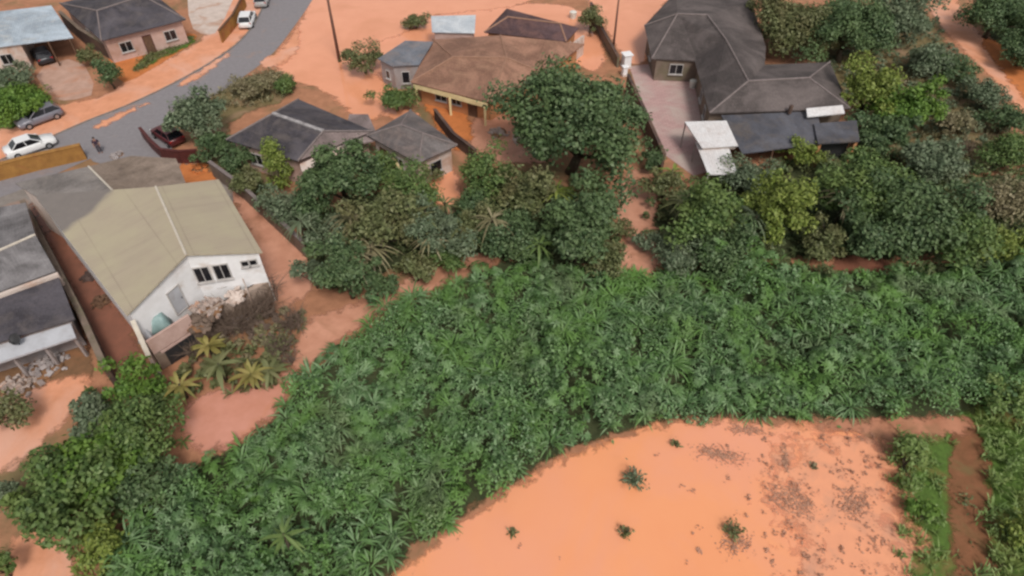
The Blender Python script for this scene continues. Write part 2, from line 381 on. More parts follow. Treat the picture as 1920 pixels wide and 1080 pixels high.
def tree(name, label, cx, cy, rx, ry, key, zc=None, cat='tree', dens=1.0, leaf=.25, group=None, seed=0, form='round'):
    """broad-leaved tree or bush whose crown is seen round pixel (cx, cy)"""
    rng = np.random.default_rng(seed + int(cx * 7 + cy * 13))
    p0 = P(cx, cy, 2); k = mpp(p0); R = rx * k; Rz = max(ry * k * .95, .4)
    zc = zc if zc is not None else max(Rz * 1.0, .5) + (.9 if R > 1.6 else .15)
    Rz = min(Rz, zc)
    p = P(cx, cy, zc); R = rx * mpp(p)
    root = thing(name, label, cat, (p.x, p.y, 0), 0, group)
    nc = int(max(8, min(64, 10 * R ** 1.2)))
    d = unit(nc, rng, -.3)
    ph = rng.uniform(0, 6.28, 4)
    if form == 'cone':
        zz = rng.uniform(-.9, 1, len(d)); sc_ = (1 - (zz + 1) / 2 * .85)[:, None]
        cc = np.concatenate([d[:, :2] * sc_ * .75, zz[:, None]], 1)
    else:
        az = np.arctan2(d[:, 1], d[:, 0])
        lob = 1 + .26 * np.sin(2 * az + ph[0]) + .2 * np.sin(3 * az + ph[1]) + .14 * np.sin(5 * d[:, 2] + ph[2])
        cc = d * (rng.uniform(.42, .98, len(d)) * lob)[:, None]
    cen = cc * np.array((R, R, Rz)) + np.array((0, 0, zc))
    lv = Leaves()
    for c in cen:
        cr = R * rng.uniform(.16, .46) * min(1.15, (2.2 / R) ** .3); n = int(dens * rng.uniform(.6, 1.15) * min(820, 95 + 9.5 * cr * cr / leaf / leaf))
        dd = unit(n, rng, -.75); rr = rng.uniform(.3, 1.25, (len(dd), 1)) ** .7
        pos = c + dd * rr * np.array((cr, cr, cr * .72)) + rng.normal(size=dd.shape) * cr * .1
        ok = pos[:, 2] > .08
        nr = dd * .6 + np.array((0, 0, .6)) + rng.normal(size=dd.shape) * .5
        lv.cards(pos[ok], nr[ok], leaf * (1 + .3 * (R > 2.5)), .6, rng)
    # stray outer leaves break the outline
    n = int(40 * dens); dd = unit(n, rng, -.2); pos = dd * np.array((R, R, Rz)) * rng.uniform(.85, 1.05, (len(dd), 1)) + np.array((0, 0, zc))
    lv.cards(pos[pos[:, 2] > .1], (dd + rng.normal(size=dd.shape) * .5)[pos[:, 2] > .1], leaf * 1.1, .5, rng)
    lv.build('crown', LEAF[key], root)
    tips = [tuple(cen[i]) for i in rng.choice(len(cen), min(6, len(cen)), replace=False)]
    trunk_mesh(zc, max(.06, R * .07), tips, rng, root)
    return root

def fan_plant(name, label, px, py, h, n, L, W, key, cat='plant', droop=.6, up=.9, group=None, stem=True, seed=0):
    """a plant of long arching blades (banana, palm or flax like) standing at ground pixel (px, py)"""
    rng = np.random.default_rng(seed + int(px * 3 + py * 5)); p = P(px, py)
    root = thing(name, label, cat, p, rng.uniform(0, 6), group)
    lv = Leaves()
    for i in range(n):
        a = 2.4 * i + rng.uniform(-.3, .3); e = rng.uniform(.25, 1.0) * up
        lv.frond((0, 0, h * rng.uniform(.8, 1)), (math.cos(a), math.sin(a), e), L * rng.uniform(.7, 1.15), W * rng.uniform(.8, 1.2), droop * rng.uniform(.6, 1.2), 5)
    lv.build('frond_crown', LEAF[key], root)
    if stem:
        bm = bmesh.new(); tube(bm, [(0, 0, -.05), (.04, .02, h * .5), (0, 0, h)], [.13, .10, .07], 8); obj('stem', bm, MAT['bark'], root, True)
    return root

def twig_bush(name, label, px, py, h, n, key='twig', cat='bush', spread=.8, leafkey=None, seed=0):
    """leafless brush: many forked twigs"""
    rng = np.random.default_rng(seed + int(px + py * 3)); p = P(px, py)
    root = thing(name, label, cat, p)
    bm = bmesh.new()
    for i in range(n):
        a = rng.uniform(0, 6.28); s_ = rng.uniform(.2, 1) * spread * h; b0 = (rng.normal() * .15 * h, rng.normal() * .15 * h, -.03)
        m = (b0[0] + math.cos(a) * s_ * .45, b0[1] + math.sin(a) * s_ * .45, h * rng.uniform(.4, .6)); t = (math.cos(a) * s_, math.sin(a) * s_, h * rng.uniform(.7, 1.1))
        tube(bm, [b0, m, t], [.035, .025, .012], 4)
        for q in range(3):
            t2 = tuple(m[j] + rng.normal() * .32 * h + (.18 * h if j == 2 else 0) for j in range(3))
            tube(bm, [m, t2], [.02, .01], 3)
    obj('branches', bm, MAT[key], root)
    if leafkey:
        lv = Leaves(); k = n * 6; pos = rng.normal(size=(k, 3)) * np.array((.4, .4, .25)) * h + np.array((0, 0, h * .6)); pos = pos[pos[:, 2] > .1]
        lv.cards(pos, rng.normal(size=pos.shape) + np.array((0, 0, 1)), .24, .5, rng); lv.build('leaves', LEAF[leafkey], root)
    return root

def inside(poly, pts):
    x, y = pts[:, 0], pts[:, 1]; r = np.zeros(len(pts), bool); n = len(poly)
    for i in range(n):
        x1, y1 = poly[i]; x2, y2 = poly[i - 1]
        c = ((y1 > y) != (y2 > y)) & (x < (x2 - x1) * (y - y1) / (y2 - y1 + 1e-12) + x1)
        r ^= c
    return r

def scatter(poly_px, spacing, rng, z=0):
    W = np.array([P(*q)[:2] for q in poly_px])
    lo, hi = W.min(0), W.max(0)
    nx, ny = int((hi[0] - lo[0]) / spacing) + 1, int((hi[1] - lo[1]) / spacing) + 1
    gx, gy = np.meshgrid(np.arange(nx), np.arange(ny))
    pts = np.stack([gx.ravel(), gy.ravel()], 1) * spacing + lo + rng.uniform(-.5, .5, (nx * ny, 2)) * spacing
    return pts[inside(W, pts)]

# ------------------------------------------------------------------ ground sheets
def chaikin(pts, it=2):
    for _ in range(it):
        q = []
        for i in range(len(pts)):
            a, b = pts[i], pts[(i + 1) % len(pts)]
            q += [a * .75 + b * .25, a * .25 + b * .75]
        pts = q
    return pts

def sheet(name, poly, z, mat, it=2, jit=0.0, kind='structure', seed=1):
    pts = [P(x, y)[:2] for x, y in poly]; pts = chaikin([Vector(p) for p in pts], it)
    if jit:
        rng = np.random.default_rng(seed); out = []
        for i in range(len(pts)):
            a, b = pts[i], pts[(i + 1) % len(pts)]; m = max(1, int((b - a).length / .7))
            for k in range(m):
                out.append(a.lerp(b, k / m) + Vector(rng.normal(size=2) * jit))
        pts = out
    bm = bmesh.new()
    f = bm.faces.new([bm.verts.new((p[0], p[1], z)) for p in pts])
    f.normal_update()
    if f.normal.z < 0: bmesh.ops.reverse_faces(bm, faces=[f])
    bmesh.ops.triangulate(bm, faces=bm.faces[:])
    me = bpy.data.meshes.new(name); bm.to_mesh(me); bm.free()
    return tag(link_mesh(name, me, mat), kind=kind)

SOFT = {}
def soft_mat(mat):
    """the same material, thinning out to nothing along a ragged edge (attribute 'edge': metres inside the outline)"""
    if mat.name in SOFT: return SOFT[mat.name]
    m = mat.copy(); m.name = mat.name + '_thinning'; n = m.node_tree
    out = [x for x in n.nodes if x.type == 'OUTPUT_MATERIAL'][0]; sh = out.inputs[0].links[0].from_socket
    at = n.nodes.new('ShaderNodeAttribute'); at.attribute_name = 'edge'
    v = coords(n); nz = noise(n, v, .9, 6, .68, .4)
    ma = n.nodes.new('ShaderNodeMath'); ma.operation = 'MULTIPLY_ADD'; n.links.new(nz, ma.inputs[0]); ma.inputs[1].default_value = 2.6; ma.inputs[2].default_value = -1.3
    ad = n.nodes.new('ShaderNodeMath'); ad.operation = 'ADD'; n.links.new(ma.outputs[0], ad.inputs[0]); n.links.new(at.outputs['Fac'], ad.inputs[1])
    mr = n.nodes.new('ShaderNodeMapRange'); mr.inputs[1].default_value = -.22; mr.inputs[2].default_value = .22; n.links.new(ad.outputs[0], mr.inputs[0])
    tr = n.nodes.new('ShaderNodeBsdfTransparent'); mx = n.nodes.new('ShaderNodeMixShader')
    n.links.new(mr.outputs[0], mx.inputs[0]); n.links.new(tr.outputs[0], mx.inputs[1]); n.links.new(sh, mx.inputs[2]); n.links.new(mx.outputs[0], out.inputs[0])
    SOFT[mat.name] = m
    return m

def soft(name, poly, z, mat, it=2, step=.4, margin=.7, blend=1.0):
    """a natural patch on the ground (mud, water, soil) with a ragged edge"""
    pts = chaikin([Vector(P(x, y)[:2]) for x, y in poly], it); A = np.array([tuple(p) for p in pts]); B = np.roll(A, -1, 0)
    lo, hi = A.min(0) - margin, A.max(0) + margin
    nx, ny = int((hi[0] - lo[0]) / step) + 2, int((hi[1] - lo[1]) / step) + 2
    gx, gy = np.meshgrid(np.arange(nx), np.arange(ny)); G = np.stack([gx.ravel(), gy.ravel()], 1) * step + lo
    D = np.full(len(G), 1e9)
    for a, b in zip(A, B):
        d = b - a; t = np.clip(((G - a) @ d) / (d @ d + 1e-9), 0, 1)[:, None]
        D = np.minimum(D, np.linalg.norm(G - a - t * d, axis=1))
    D = np.where(inside(A, G), D, -D) * blend
    idx = np.arange(nx * ny).reshape(ny, nx)
    Q = np.stack([idx[:-1, :-1], idx[:-1, 1:], idx[1:, 1:], idx[1:, :-1]], -1).reshape(-1, 4)
    Q = Q[(D[Q] > -margin * min(1, blend) * (1 if blend < 1 else 1)).any(1)]
    used = np.unique(Q); mp = np.full(nx * ny, -1); mp[used] = np.arange(len(used))
    V = np.concatenate([G[used], np.full((len(used), 1), z)], 1)
    me = bpy.data.meshes.new(name); me.from_pydata(V.tolist(), [], mp[Q].tolist()); me.update()
    at = me.attributes.new('edge', 'FLOAT', 'POINT'); at.data.foreach_set('value', D[used].astype(np.float32))
    return tag(link_mesh(name, me, soft_mat(mat)), kind='structure')

bm = bmesh.new(); bmesh.ops.create_grid(bm, x_segments=40, y_segments=40, size=1500, matrix=Matrix.Translation((0, 600, 0)))
tag(obj('ground', bm, MAT['mud']), kind='structure')

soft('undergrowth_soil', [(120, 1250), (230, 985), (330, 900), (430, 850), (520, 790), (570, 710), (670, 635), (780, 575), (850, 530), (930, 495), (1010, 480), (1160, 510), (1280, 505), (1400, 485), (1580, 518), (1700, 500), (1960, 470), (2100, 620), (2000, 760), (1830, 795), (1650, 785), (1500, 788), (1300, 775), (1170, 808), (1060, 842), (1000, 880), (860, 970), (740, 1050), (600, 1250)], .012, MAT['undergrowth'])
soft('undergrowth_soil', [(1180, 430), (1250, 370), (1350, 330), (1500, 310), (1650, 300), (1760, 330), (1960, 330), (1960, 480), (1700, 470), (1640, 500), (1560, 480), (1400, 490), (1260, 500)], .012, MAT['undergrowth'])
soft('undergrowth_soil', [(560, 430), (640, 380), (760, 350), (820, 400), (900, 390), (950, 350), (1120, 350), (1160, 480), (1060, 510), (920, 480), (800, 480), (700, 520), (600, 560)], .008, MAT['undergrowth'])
soft('undergrowth_soil', [(1430, 40), (1700, -30), (1760, 60), (1850, 200), (1910, 300), (1760, 330), (1640, 280), (1600, 200), (1530, 110)], .008, MAT['drygrass'])
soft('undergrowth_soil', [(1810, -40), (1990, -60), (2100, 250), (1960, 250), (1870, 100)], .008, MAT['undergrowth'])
soft('flood_water', [(700, 1250), (735, 1085), (860, 985), (1000, 892), (1065, 853), (1180, 815), (1270, 788), (1400, 793), (1520, 800), (1640, 800), (1665, 860), (1700, 980), (1710, 1080), (1740, 1250)], .02, MAT['field'])
soft('silt_bank', [(1480, 830), (1560, 808), (1640, 806), (1668, 870), (1700, 990), (1715, 1090), (1700, 1200), (1560, 1200), (1500, 1060), (1490, 980), (1450, 920), (1470, 870)], .028, MAT['siltmud'], margin=3.0, blend=.3)
soft('flood_water', [(575, -40), (780, -40), (1010, -30), (1000, 8), (880, 22), (800, 30), (770, 60), (700, 80), (690, 100), (700, 140), (735, 160), (730, 205), (700, 228), (668, 222), (640, 195), (600, 165), (545, 150), (505, 118), (540, 75), (580, 20)], .02, MAT['flood'])
soft('flood_water', [(690, 60), (760, 40), (900, 10), (1080, 5), (1120, 60), (1140, 120), (1100, 140), (1060, 95), (900, 70), (800, 80), (720, 150), (745, 200), (790, 215), (760, 225), (700, 215)], .017, MAT['flood'])
soft('flood_water', [(1085, -40), (1290, -40), (1215, 40), (1220, 110), (1195, 125), (1170, 110), (1140, 60), (1110, 20)], .02, MAT['flood'])
soft('mud_path', [(1690, -60), (1770, -60), (1800, 20), (1860, 90), (1930, 170), (2000, 260), (1960, 300), (1900, 190), (1830, 115), (1770, 60)], .016, MAT['verge'])
soft('clay_bank', [(1830, 70), (1870, 75), (1930, 130), (1985, 200), (1960, 230), (1900, 160)], .022, MAT['orange'])
soft('mud_path', [(1150, 400), (1165, 340), (1190, 315), (1225, 320), (1235, 370), (1225, 430), (1240, 480), (1225, 520), (1165, 525), (1150, 480), (1180, 440)], .016, MAT['palemud'])
soft('red_pond', [(1555, 490), (1600, 478), (1660, 488), (1670, 505), (1620, 520), (1575, 515)], .022, MAT['redpond'])
soft('mud_path', [(585, 590), (650, 580), (720, 545), (800, 505), (880, 480), (940, 482), (900, 512), (800, 545), (720, 580), (650, 625), (590, 680), (545, 700), (550, 650)], .016, MAT['palemud'])
soft('weedy_soil', [(560, 480), (640, 540), (760, 490), (900, 470), (900, 440), (600, 430)], .01, MAT['undergrowth'])
soft('mud_yard', [(405, 325), (450, 340), (520, 410), (570, 465), (590, 530), (560, 570), (500, 585), (490, 520), (470, 430)], .016, MAT['palemud'])
soft('mud_yard', [(340, 745), (500, 725), (540, 690), (560, 700), (510, 780), (480, 805), (410, 842), (350, 840)], .018, MAT['pinkmud'])
soft('mud_yard', [(-60, 760), (60, 730), (150, 700), (180, 720), (120, 790), (60, 850), (-60, 920)], .018, MAT['verge'])
soft('mud_yard', [(20, 1000), (90, 1000), (140, 1050), (150, 1200), (0, 1200)], .018, MAT['verge'])
soft('mud_yard', [(800, 300), (850, 300), (870, 400), (820, 400)], .018, MAT['flood'])
soft('mud_yard', [(880, 210), (1010, 220), (1060, 300), (940, 310), (880, 290)], .018, MAT['palemud'])
soft('clay_bank', [(785, 185), (830, 195), (880, 215), (885, 260), (860, 290), (825, 245)], .022, MAT['orange'])
soft('grass_track', [(1660, 820), (1830, 770), (1960, 700), (2100, 900), (2000, 1250), (1700, 1250), (1695, 990)], .014, MAT['lawn'])
soft('dirt_track', [(1778, 790), (1835, 790), (1852, 880), (1860, 1000), (1870, 1200), (1770, 1200), (1788, 1000), (1775, 880)], .024, MAT['track'])
soft('dirt_track', [(1500, 800), (1640, 785), (1830, 780), (1830, 815), (1660, 825)], .032, MAT['wetmud'])
# street
ROADC = [((-60, 330), (-60, 400)), ((140, 238), (165, 300)), ((240, 198), (300, 240)), ((330, 155), (385, 190)), ((400, 115), (450, 150)), ((450, 78), (510, 105)), ((480, 40), (552, 50)), ((500, -5), (590, -5)), ((520, -60), (620, -60))]
soft('road_verge', [(-60, 215), (105, 200), (200, 180), (240, 150), (330, 105), (400, 60), (425, -10), (440, -60), (525, -60), (500, 0), (455, 80), (330, 158), (240, 202), (140, 244), (-60, 345)], .010, MAT['verge'])
sheet('road', [a for a, b in ROADC] + [b for a, b in ROADC[::-1]], .03, MAT['asphalt'], 2)
sheet('driveway', [(160, 285), (300, 235), (330, 290), (310, 310), (235, 305), (180, 310)], .04, MAT['asphalt'], 1)
def kerb(side, name='kerb'):
    pts = [P(*q[side])[:2] for q in ROADC]; pts = [Vector(p) for p in pts]
    fine = []
    for i in range(len(pts) - 1):
        for k in range(5):
            t = k / 5; p0, p1, p2, p3 = pts[max(i - 1, 0)], pts[i], pts[i + 1], pts[min(i + 2, len(pts) - 1)]
            fine.append(.5 * ((2 * p1) + (p2 - p0) * t + (2 * p0 - 5 * p1 + 4 * p2 - p3) * t * t + (3 * p1 - p0 - 3 * p2 + p3) * t ** 3))
    bm = bmesh.new()
    for a, b in zip(fine, fine[1:]):
        d = b - a; box(bm, ((a.x + b.x) / 2, (a.y + b.y) / 2, .06), (d.length * 1.01, .14, .14), math.atan2(d.y, d.x))
    tag(obj(name, bm, MAT['concrete']), kind='structure')
kerb(0)
for q in ([(480, 118), (530, 95), (565, 40), (560, 100), (510, 132)], [(330, 160), (400, 118), (440, 90), (410, 122), (350, 160)], [(170, 238), (240, 206), (290, 190), (240, 214), (185, 244)]):
    soft('mud_smear', q, .045, MAT['verge'], 2, .25, .6, 1.0)
sheet('yard', [(60, 130), (150, 105), (185, 175), (130, 190), (95, 185)], .018, MAT['driveway'], 1)
sheet('yard', [(195, 85), (350, 60), (380, 70), (270, 140), (220, 160)], .018, MAT['orange'], 1, .05)
soft('lawn', [(262, 110), (330, 72), (372, 66), (360, 85), (300, 112), (250, 140)], .024, MAT['lawn'])
soft('lawn', [(-40, 160), (60, 150), (105, 200), (40, 240), (-40, 245)], .018, MAT['lawn'])
sheet('yard', [(350, -30), (450, -30), (410, 60), (385, 68), (355, 50)], .018, MAT['palewall'], 1)
soft('dry_ground', [(330, 195), (460, 145), (520, 128), (560, 150), (540, 190), (440, 215), (420, 260), (440, 310), (530, 330), (570, 430), (540, 430), (400, 300)], .014, MAT['drygrass'])
sheet('yard', [(-40, 375), (60, 345), (240, 292), (330, 300), (420, 330), (440, 345), (430, 460), (260, 440), (130, 460), (60, 440)], .02, MAT['concrete'], 1)
soft('mud_yard', [(325, 305), (390, 315), (425, 340), (330, 345)], .034, MAT['orange'])
sheet('courtyard', [(1180, 125), (1300, 110), (1330, 215), (1375, 310), (1300, 330), (1248, 292), (1222, 250)], .03, MAT['paver'], 0)
soft('alley', [(60, 380), (110, 430), (205, 545), (285, 690), (260, 720), (195, 700), (120, 520), (50, 390)], .026, MAT['redpond'])
soft('rubble_ground', [(-60, 640), (140, 620), (185, 690), (150, 730), (40, 760), (-60, 790)], .014, MAT['dirt'])

# ------------------------------------------------------------------ houses
def roof_part(V, faces, mat, parent, org, thick=.14, name='roof'):
    """roof slopes as one solid sheet, with a UV map in metres along eave and slope"""
    me = bpy.data.meshes.new(name); keys = [k for k in V if any(k in f for f in faces)]; idx = {k: i for i, k in enumerate(keys)}
    co = [P(*V[k]) - org for k in keys]; fs = []
    for f in faces:
        ii = [idx[k] for k in f]
        nz = sum((co[ii[i]].x * co[ii[(i + 1) % len(ii)]].y - co[ii[(i + 1) % len(ii)]].x * co[ii[i]].y) for i in range(len(ii)))
        fs.append(ii if nz > 0 else ii[::-1])
    me.from_pydata(co, [], fs); me.update()
    uv = me.uv_layers.new(name='UVMap')
    for p in me.polygons:
        nrm = p.normal; h = Vector((0, 0, 1)).cross(nrm)
        h = h.normalized() if h.length > .02 else Vector((1, 0, 0)); s_ = nrm.cross(h)
        for li in p.loop_indices:
            c = me.vertices[me.loops[li].vertex_index].co; uv.data[li].uv = (c.dot(h), c.dot(s_))
    o = link_mesh(name, me, mat, parent)
    md = o.modifiers.new('thickness', 'SOLIDIFY'); md.thickness = thick; md.offset = -1
    return o

def caps(V, edges, mat, parent, org, r=.10):
    for a, b in edges:
        bm = bmesh.new(); p, q = P(*V[a]) - org, P(*V[b]) - org
        n = max(2, int((q - p).length / .45)); pts = []
        tube(bm, [p.lerp(q, i / n) + Vector((0, 0, .02)) for i in range(n + 1)], [r * (1 if i % 2 else .86) for i in range(n + 1)], 6)
        obj('ridge_cap', bm, mat, parent)

def inset(loop, d):
    """move every corner of a ground loop inwards by d"""
    c = sum((Vector(p[:2]) for p in loop), Vector((0, 0))) / len(loop); out = []
    for p in loop:
        v = c - Vector(p[:2]); out.append(Vector(p[:2]) + v.normalized() * min(d * 1.3, v.length * .4))
    return out

def house(name, label, V, faces, loop, roofmat, wallmat, ins=.45, thick=.14, ridges=(), capmat='cap', z0=0.0, cat='house', walls=True):
    pts = [P(*V[k]) for k in loop]
    c = sum(pts, Vector()) / len(pts); org = Vector((c.x, c.y, 0))
    root = thing(name, label, cat, org)
    rf = roof_part(V, faces, MAT[roofmat], root, org, thick)
    caps(V, ridges, MAT[capmat], rf, org)
    wl = inset([p - org for p in pts], ins)
    if walls:
        bm = bmesh.new(); prism(bm, wl, z0, [p.z - thick - .03 for p in pts], top=False)
        obj('wall', bm, MAT[wallmat], root)
    return root, wl, org, rf

def opening(root, wl, i, t, z, w_, h, kind='window', fm='frame', panes=1, dmat='wood'):
    """a window or door on wall i of a house, at fraction t along it, its sill at z"""
    a, b = Vector(wl[i]), Vector(wl[(i + 1) % len(wl)]); d = (b - a).normalized()
    c = sum((Vector(p) for p in wl), Vector((0, 0))) / len(wl)
    nrm = Vector((d.y, -d.x));  nrm = nrm if nrm.dot((a + b) / 2 - c) > 0 else -nrm
    p = a.lerp(b, t) + nrm * .04; rz = math.atan2(d.y, d.x)
    bm = bmesh.new()
    f = .07
    for s_ in (-1, 1): box(bm, (p.x + d.x * s_ * (w_ / 2), p.y + d.y * s_ * (w_ / 2), z + h / 2), (f, .12, h + f), rz)
    for zz in (z, z + h): box(bm, (p.x, p.y, zz), (w_ - f - .004, .12, f), rz)
    for k in range(1, panes):
        q = (k / panes - .5) * w_; box(bm, (p.x + d.x * q, p.y + d.y * q, z + h / 2), (f * .8, .11, h - f - .004), rz)
    fr = obj('window' if kind == 'window' else 'door', bm, MAT[fm], root)
    bm = bmesh.new(); q = a.lerp(b, t) + nrm * .02
    box(bm, (q.x, q.y, z + h / 2), (w_ - f, .06, h - f), rz)
    obj('pane' if kind == 'window' else 'panel', bm, MAT['glass' if kind == 'window' else dmat], fr)
    bm = bmesh.new(); q = a.lerp(b, t) + nrm * .09; box(bm, (q.x, q.y, z - f / 2 - .035), (w_ + .2, .2, .06), rz)
    if kind == 'window': obj('sill', bm, MAT[fm], fr)
    else:
        bm.free(); bm = bmesh.new(); q = a.lerp(b, t) + d * (w_ * .36) + nrm * .07; box(bm, (q.x, q.y, z + 1.0), (.05, .06, .14), rz, .01); obj('handle', bm, MAT['dark'], fr)
    return fr

def posts(root, pts, z1, mat, r=.07):
    for p in pts:
        bm = bmesh.new(); box(bm, (p[0], p[1], z1 / 2), (r * 2, r * 2, z1), 0, .01); obj('post', bm, MAT[mat], root)

# --- the white house in front
def beige_roof():
    m, n, b = new_mat('beige_sheet_roof')
    uv = coords(n, 'UV'); ob = coords(n, 'Object')
    wv = n.nodes.new('ShaderNodeTexWave'); n.links.new(uv, wv.inputs['Vector']); wv.bands_direction = 'X'; wv.inputs['Scale'].default_value = 1.6
    base = mix(n, wv.outputs[1], (.315, .26, .187), (.40, .333, .245))
    lap = n.nodes.new('ShaderNodeTexWave'); n.links.new(uv, lap.inputs['Vector']); lap.bands_direction = 'Y'; lap.inputs['Scale'].default_value = .085; lap.wave_profile = 'SAW'
    base = mix(n, ramp(n, lap.outputs[1], [(.0, (1, 1, 1)), (.03, (0, 0, 0)), (1, (0, 0, 0))]), base, (.25, .20, .15))
    base = mix(n, ramp(n, noise(n, coords(n, 'UV', (1.6, .16, 1)), 1.0, 5), [(.45, (0, 0, 0)), (.75, (.6, .6, .6))]), base, (.29, .235, .18))
    base = mix(n, ramp(n, noise(n, ob, .5, 5, .6), [(.4, (0, 0, 0)), (.7, (.7, .7, .7))]), base, (.385, .335, .225))
    # old wet growth over the far corner, with a bulging edge
    sp = n.nodes.new('ShaderNodeVectorMath'); sp.operation = 'DISTANCE'; n.links.new(ob, sp.inputs[0]); sp.inputs[1].default_value = STAIN_AT
    ad = n.nodes.new('ShaderNodeMath'); ad.operation = 'ADD'; n.links.new(sp.outputs['Value'], ad.inputs[0])
    nz = n.nodes.new('ShaderNodeMath'); nz.operation = 'MULTIPLY_ADD'; n.links.new(noise(n, ob, .6, 4), nz.inputs[0]); nz.inputs[1].default_value = 1.2; nz.inputs[2].default_value = -.6
    n.links.new(nz.outputs[0], ad.inputs[1])
    dv = n.nodes.new('ShaderNodeMath'); dv.operation = 'DIVIDE'; n.links.new(ad.outputs[0], dv.inputs[0]); dv.inputs[1].default_value = 10.0
    base = mix(n, ramp(n, dv.outputs[0], [(STAIN_R / 10 - .05, (1, 1, 1)), (STAIN_R / 10 + .02, (0, 0, 0))]), base, mix(n, noise(n, ob, 1.2), (.15, .13, .118), (.215, .185, .165)))
    n.links.new(base, b.inputs['Base Color']); b.inputs['Roughness'].default_value = .65; b.inputs['Specular IOR Level'].default_value = .3
    bump(n, b, wv.outputs[1], .3, .03)
    return m
V = dict(fl=(237, 592, 5.0), fa=(349, 478, 5.85), fr=(492, 473, 5.0), br=(410, 336, 5.0), ba=(292, 350, 5.85), bl=(64, 366, 5.0))
_o = sum((P(*V[k]) for k in V), Vector()) / 6; _c = P(68, 362, 5.0)
STAIN_AT = (_c.x - _o.x, _c.y - _o.y, 5.0); STAIN_R = 6.3
MAT['beige'] = beige_roof()
wh, wl, org, rf = house('white_house', 'white two level house with a wide beige gable roof and black windows', V, [('fl', 'fa', 'ba', 'bl'), ('fa', 'fr', 'br', 'ba')], ['fl', 'fa', 'fr', 'br', 'ba', 'bl'], 'beige', 'white', .28, .1, [('fa', 'ba')], 'lightcap')
V = dict(a=(28, 343, 4.75), b=(66, 368, 4.75), c=(214, 360, 5.3), d=(166, 312, 5.3), e=(292, 354, 5.4), e2=(348, 342, 5.05), f2=(330, 297, 4.8), g=(246, 292, 4.9))
orf = roof_part({k: V[k] for k in 'abcd'}, [('a', 'b', 'c', 'd')], MAT['oldrear'], wh, org, .12, 'rear_roof'); orf['label'] = 'old grey rear roof slope'
caps(V, [('c', 'd')], MAT['lightcap'], orf, org, .08)
orb = roof_part({k: V[k] for k in ('c', 'd', 'e', 'e2', 'f2', 'g')}, [('d', 'c', 'e', 'e2', 'f2', 'g')], MAT['mudroof'], wh, org, .12, 'rear_roof'); orb['label'] = 'mud brown rear roof slope'
bm = bmesh.new(); prism(bm, inset([P(*V[k]) - org for k in ('a', 'b', 'c', 'e', 'e2', 'f2', 'g', 'd')], .3), 0, [4.55, 4.55, 5.1, 5.2, 4.85, 4.6, 4.7, 5.1], top=False); obj('rear_wall', bm, MAT['palewall'], wh)
opening(wh, wl, 1, .12, 3.0, 1.0, 1.35, panes=2); opening(wh, wl, 1, .40, 3.0, 1.0, 1.35, panes=2)
opening(wh, wl, 1, .76, 3.85, .5, .5); opening(wh, wl, 1, .88, 3.85, .5, .5)
opening(wh, wl, 0, .62, 2.0, 1.0, 2.1, 'door', 'frame', dmat='porchgrey')
opening(wh, wl, 2, .3, 2.9, 1.1, 1.0, panes=2)
# terrace in front, with parapet and a dark panel painted as the shaded store opening
tz = 2.0
def flat(p): return Vector((p[0], p[1], 0))
pa, pc = flat(P(273, 640, 3.0) - org), flat(P(345, 594, 3.0) - org)
dr = (pc - pa).normalized(); nn = Vector((dr.y, -dr.x, 0)); side = flat(wl[2]) - flat(wl[0]); Lt = side.dot(dr) - .2
if nn.y > 0: nn = -nn
pb = pa + dr * Lt
ter = [pa, pb, flat(wl[2]) + dr * .1, flat(wl[0])]
bm = bmesh.new(); prism(bm, [t[:2] for t in ter], 0, tz); terrace = obj('terrace', bm, MAT['brownyard'], wh); terrace['label'] = 'raised terrace with debris and worn pink parapet'
def wall_run(bm, a, b, z0, z1, th=.16, z1b=None, z0b=None):
    d = Vector(b[:2]) - Vector(a[:2]); n_ = Vector((-d.y, d.x)).normalized() * th / 2
    a2, b2 = Vector(a[:2]), Vector(b[:2]); zb = z1 if z1b is None else z1b; za = z0 if z0b is None else z0b
    loop = [a2 - n_, b2 - n_, b2 + n_, a2 + n_]
    lo = [bm.verts.new((p.x, p.y, (z0, za, za, z0)[k])) for k, p in enumerate(loop)]; hi = [bm.verts.new((p.x, p.y, (z1, zb, zb, z1)[k])) for k, p in enumerate(loop)]
    for k in range(4): q = (k + 1) % 4; bm.faces.new((lo[k], lo[q], hi[q], hi[k]))
    bm.faces.new(lo[::-1]); bm.faces.new(hi)
rzt = math.atan2(dr.y, dr.x)
bm = bmesh.new(); wall_run(bm, pa + nn * .085, pa + nn * .085 + dr * (Lt * .36), tz - .25, tz + 1.05, .16); obj('parapet', bm, MAT['pinkwall'], terrace)
bm = bmesh.new(); wall_run(bm, pa + nn * .085 + dr * (Lt * .36 + .02), pa + nn * .085 + dr * (Lt * .62), tz - .25, tz + .35, .16); obj('low_parapet', bm, MAT['brownyard'], terrace)
bm = bmesh.new(); q = pa + dr * (Lt * .2) + nn * .03; box(bm, (q.x, q.y, .72), (2.1, .1, 1.4), rzt); obj('store_opening_shade', bm, MAT['dark'], terrace)  # solid dark panel on the terrace face, its colour standing for the opening's shade
bm = bmesh.new(); q = pa + dr * (Lt * .2) + nn * .1; box(bm, (q.x, q.y, 1.56), (2.5, .2, .16), rzt); obj('lintel', bm, MAT['pinkwall'], terrace)
ua = flat(wl[0]); ue = flat(P(279, 668, 2.1) - org); ud = (ue - ua).normalized(); ub = ua + ud * .25
bm = bmesh.new(); wall_run(bm, ub, ue, 0, 4.3, .2, 2.1); obj('side_wall', bm, MAT['palewall'], terrace)
bm = bmesh.new(); wall_run(bm, ub, ue, 4.303, 4.42, .3, 2.22, 2.103); obj('coping', bm, MAT['lightcap'], terrace)
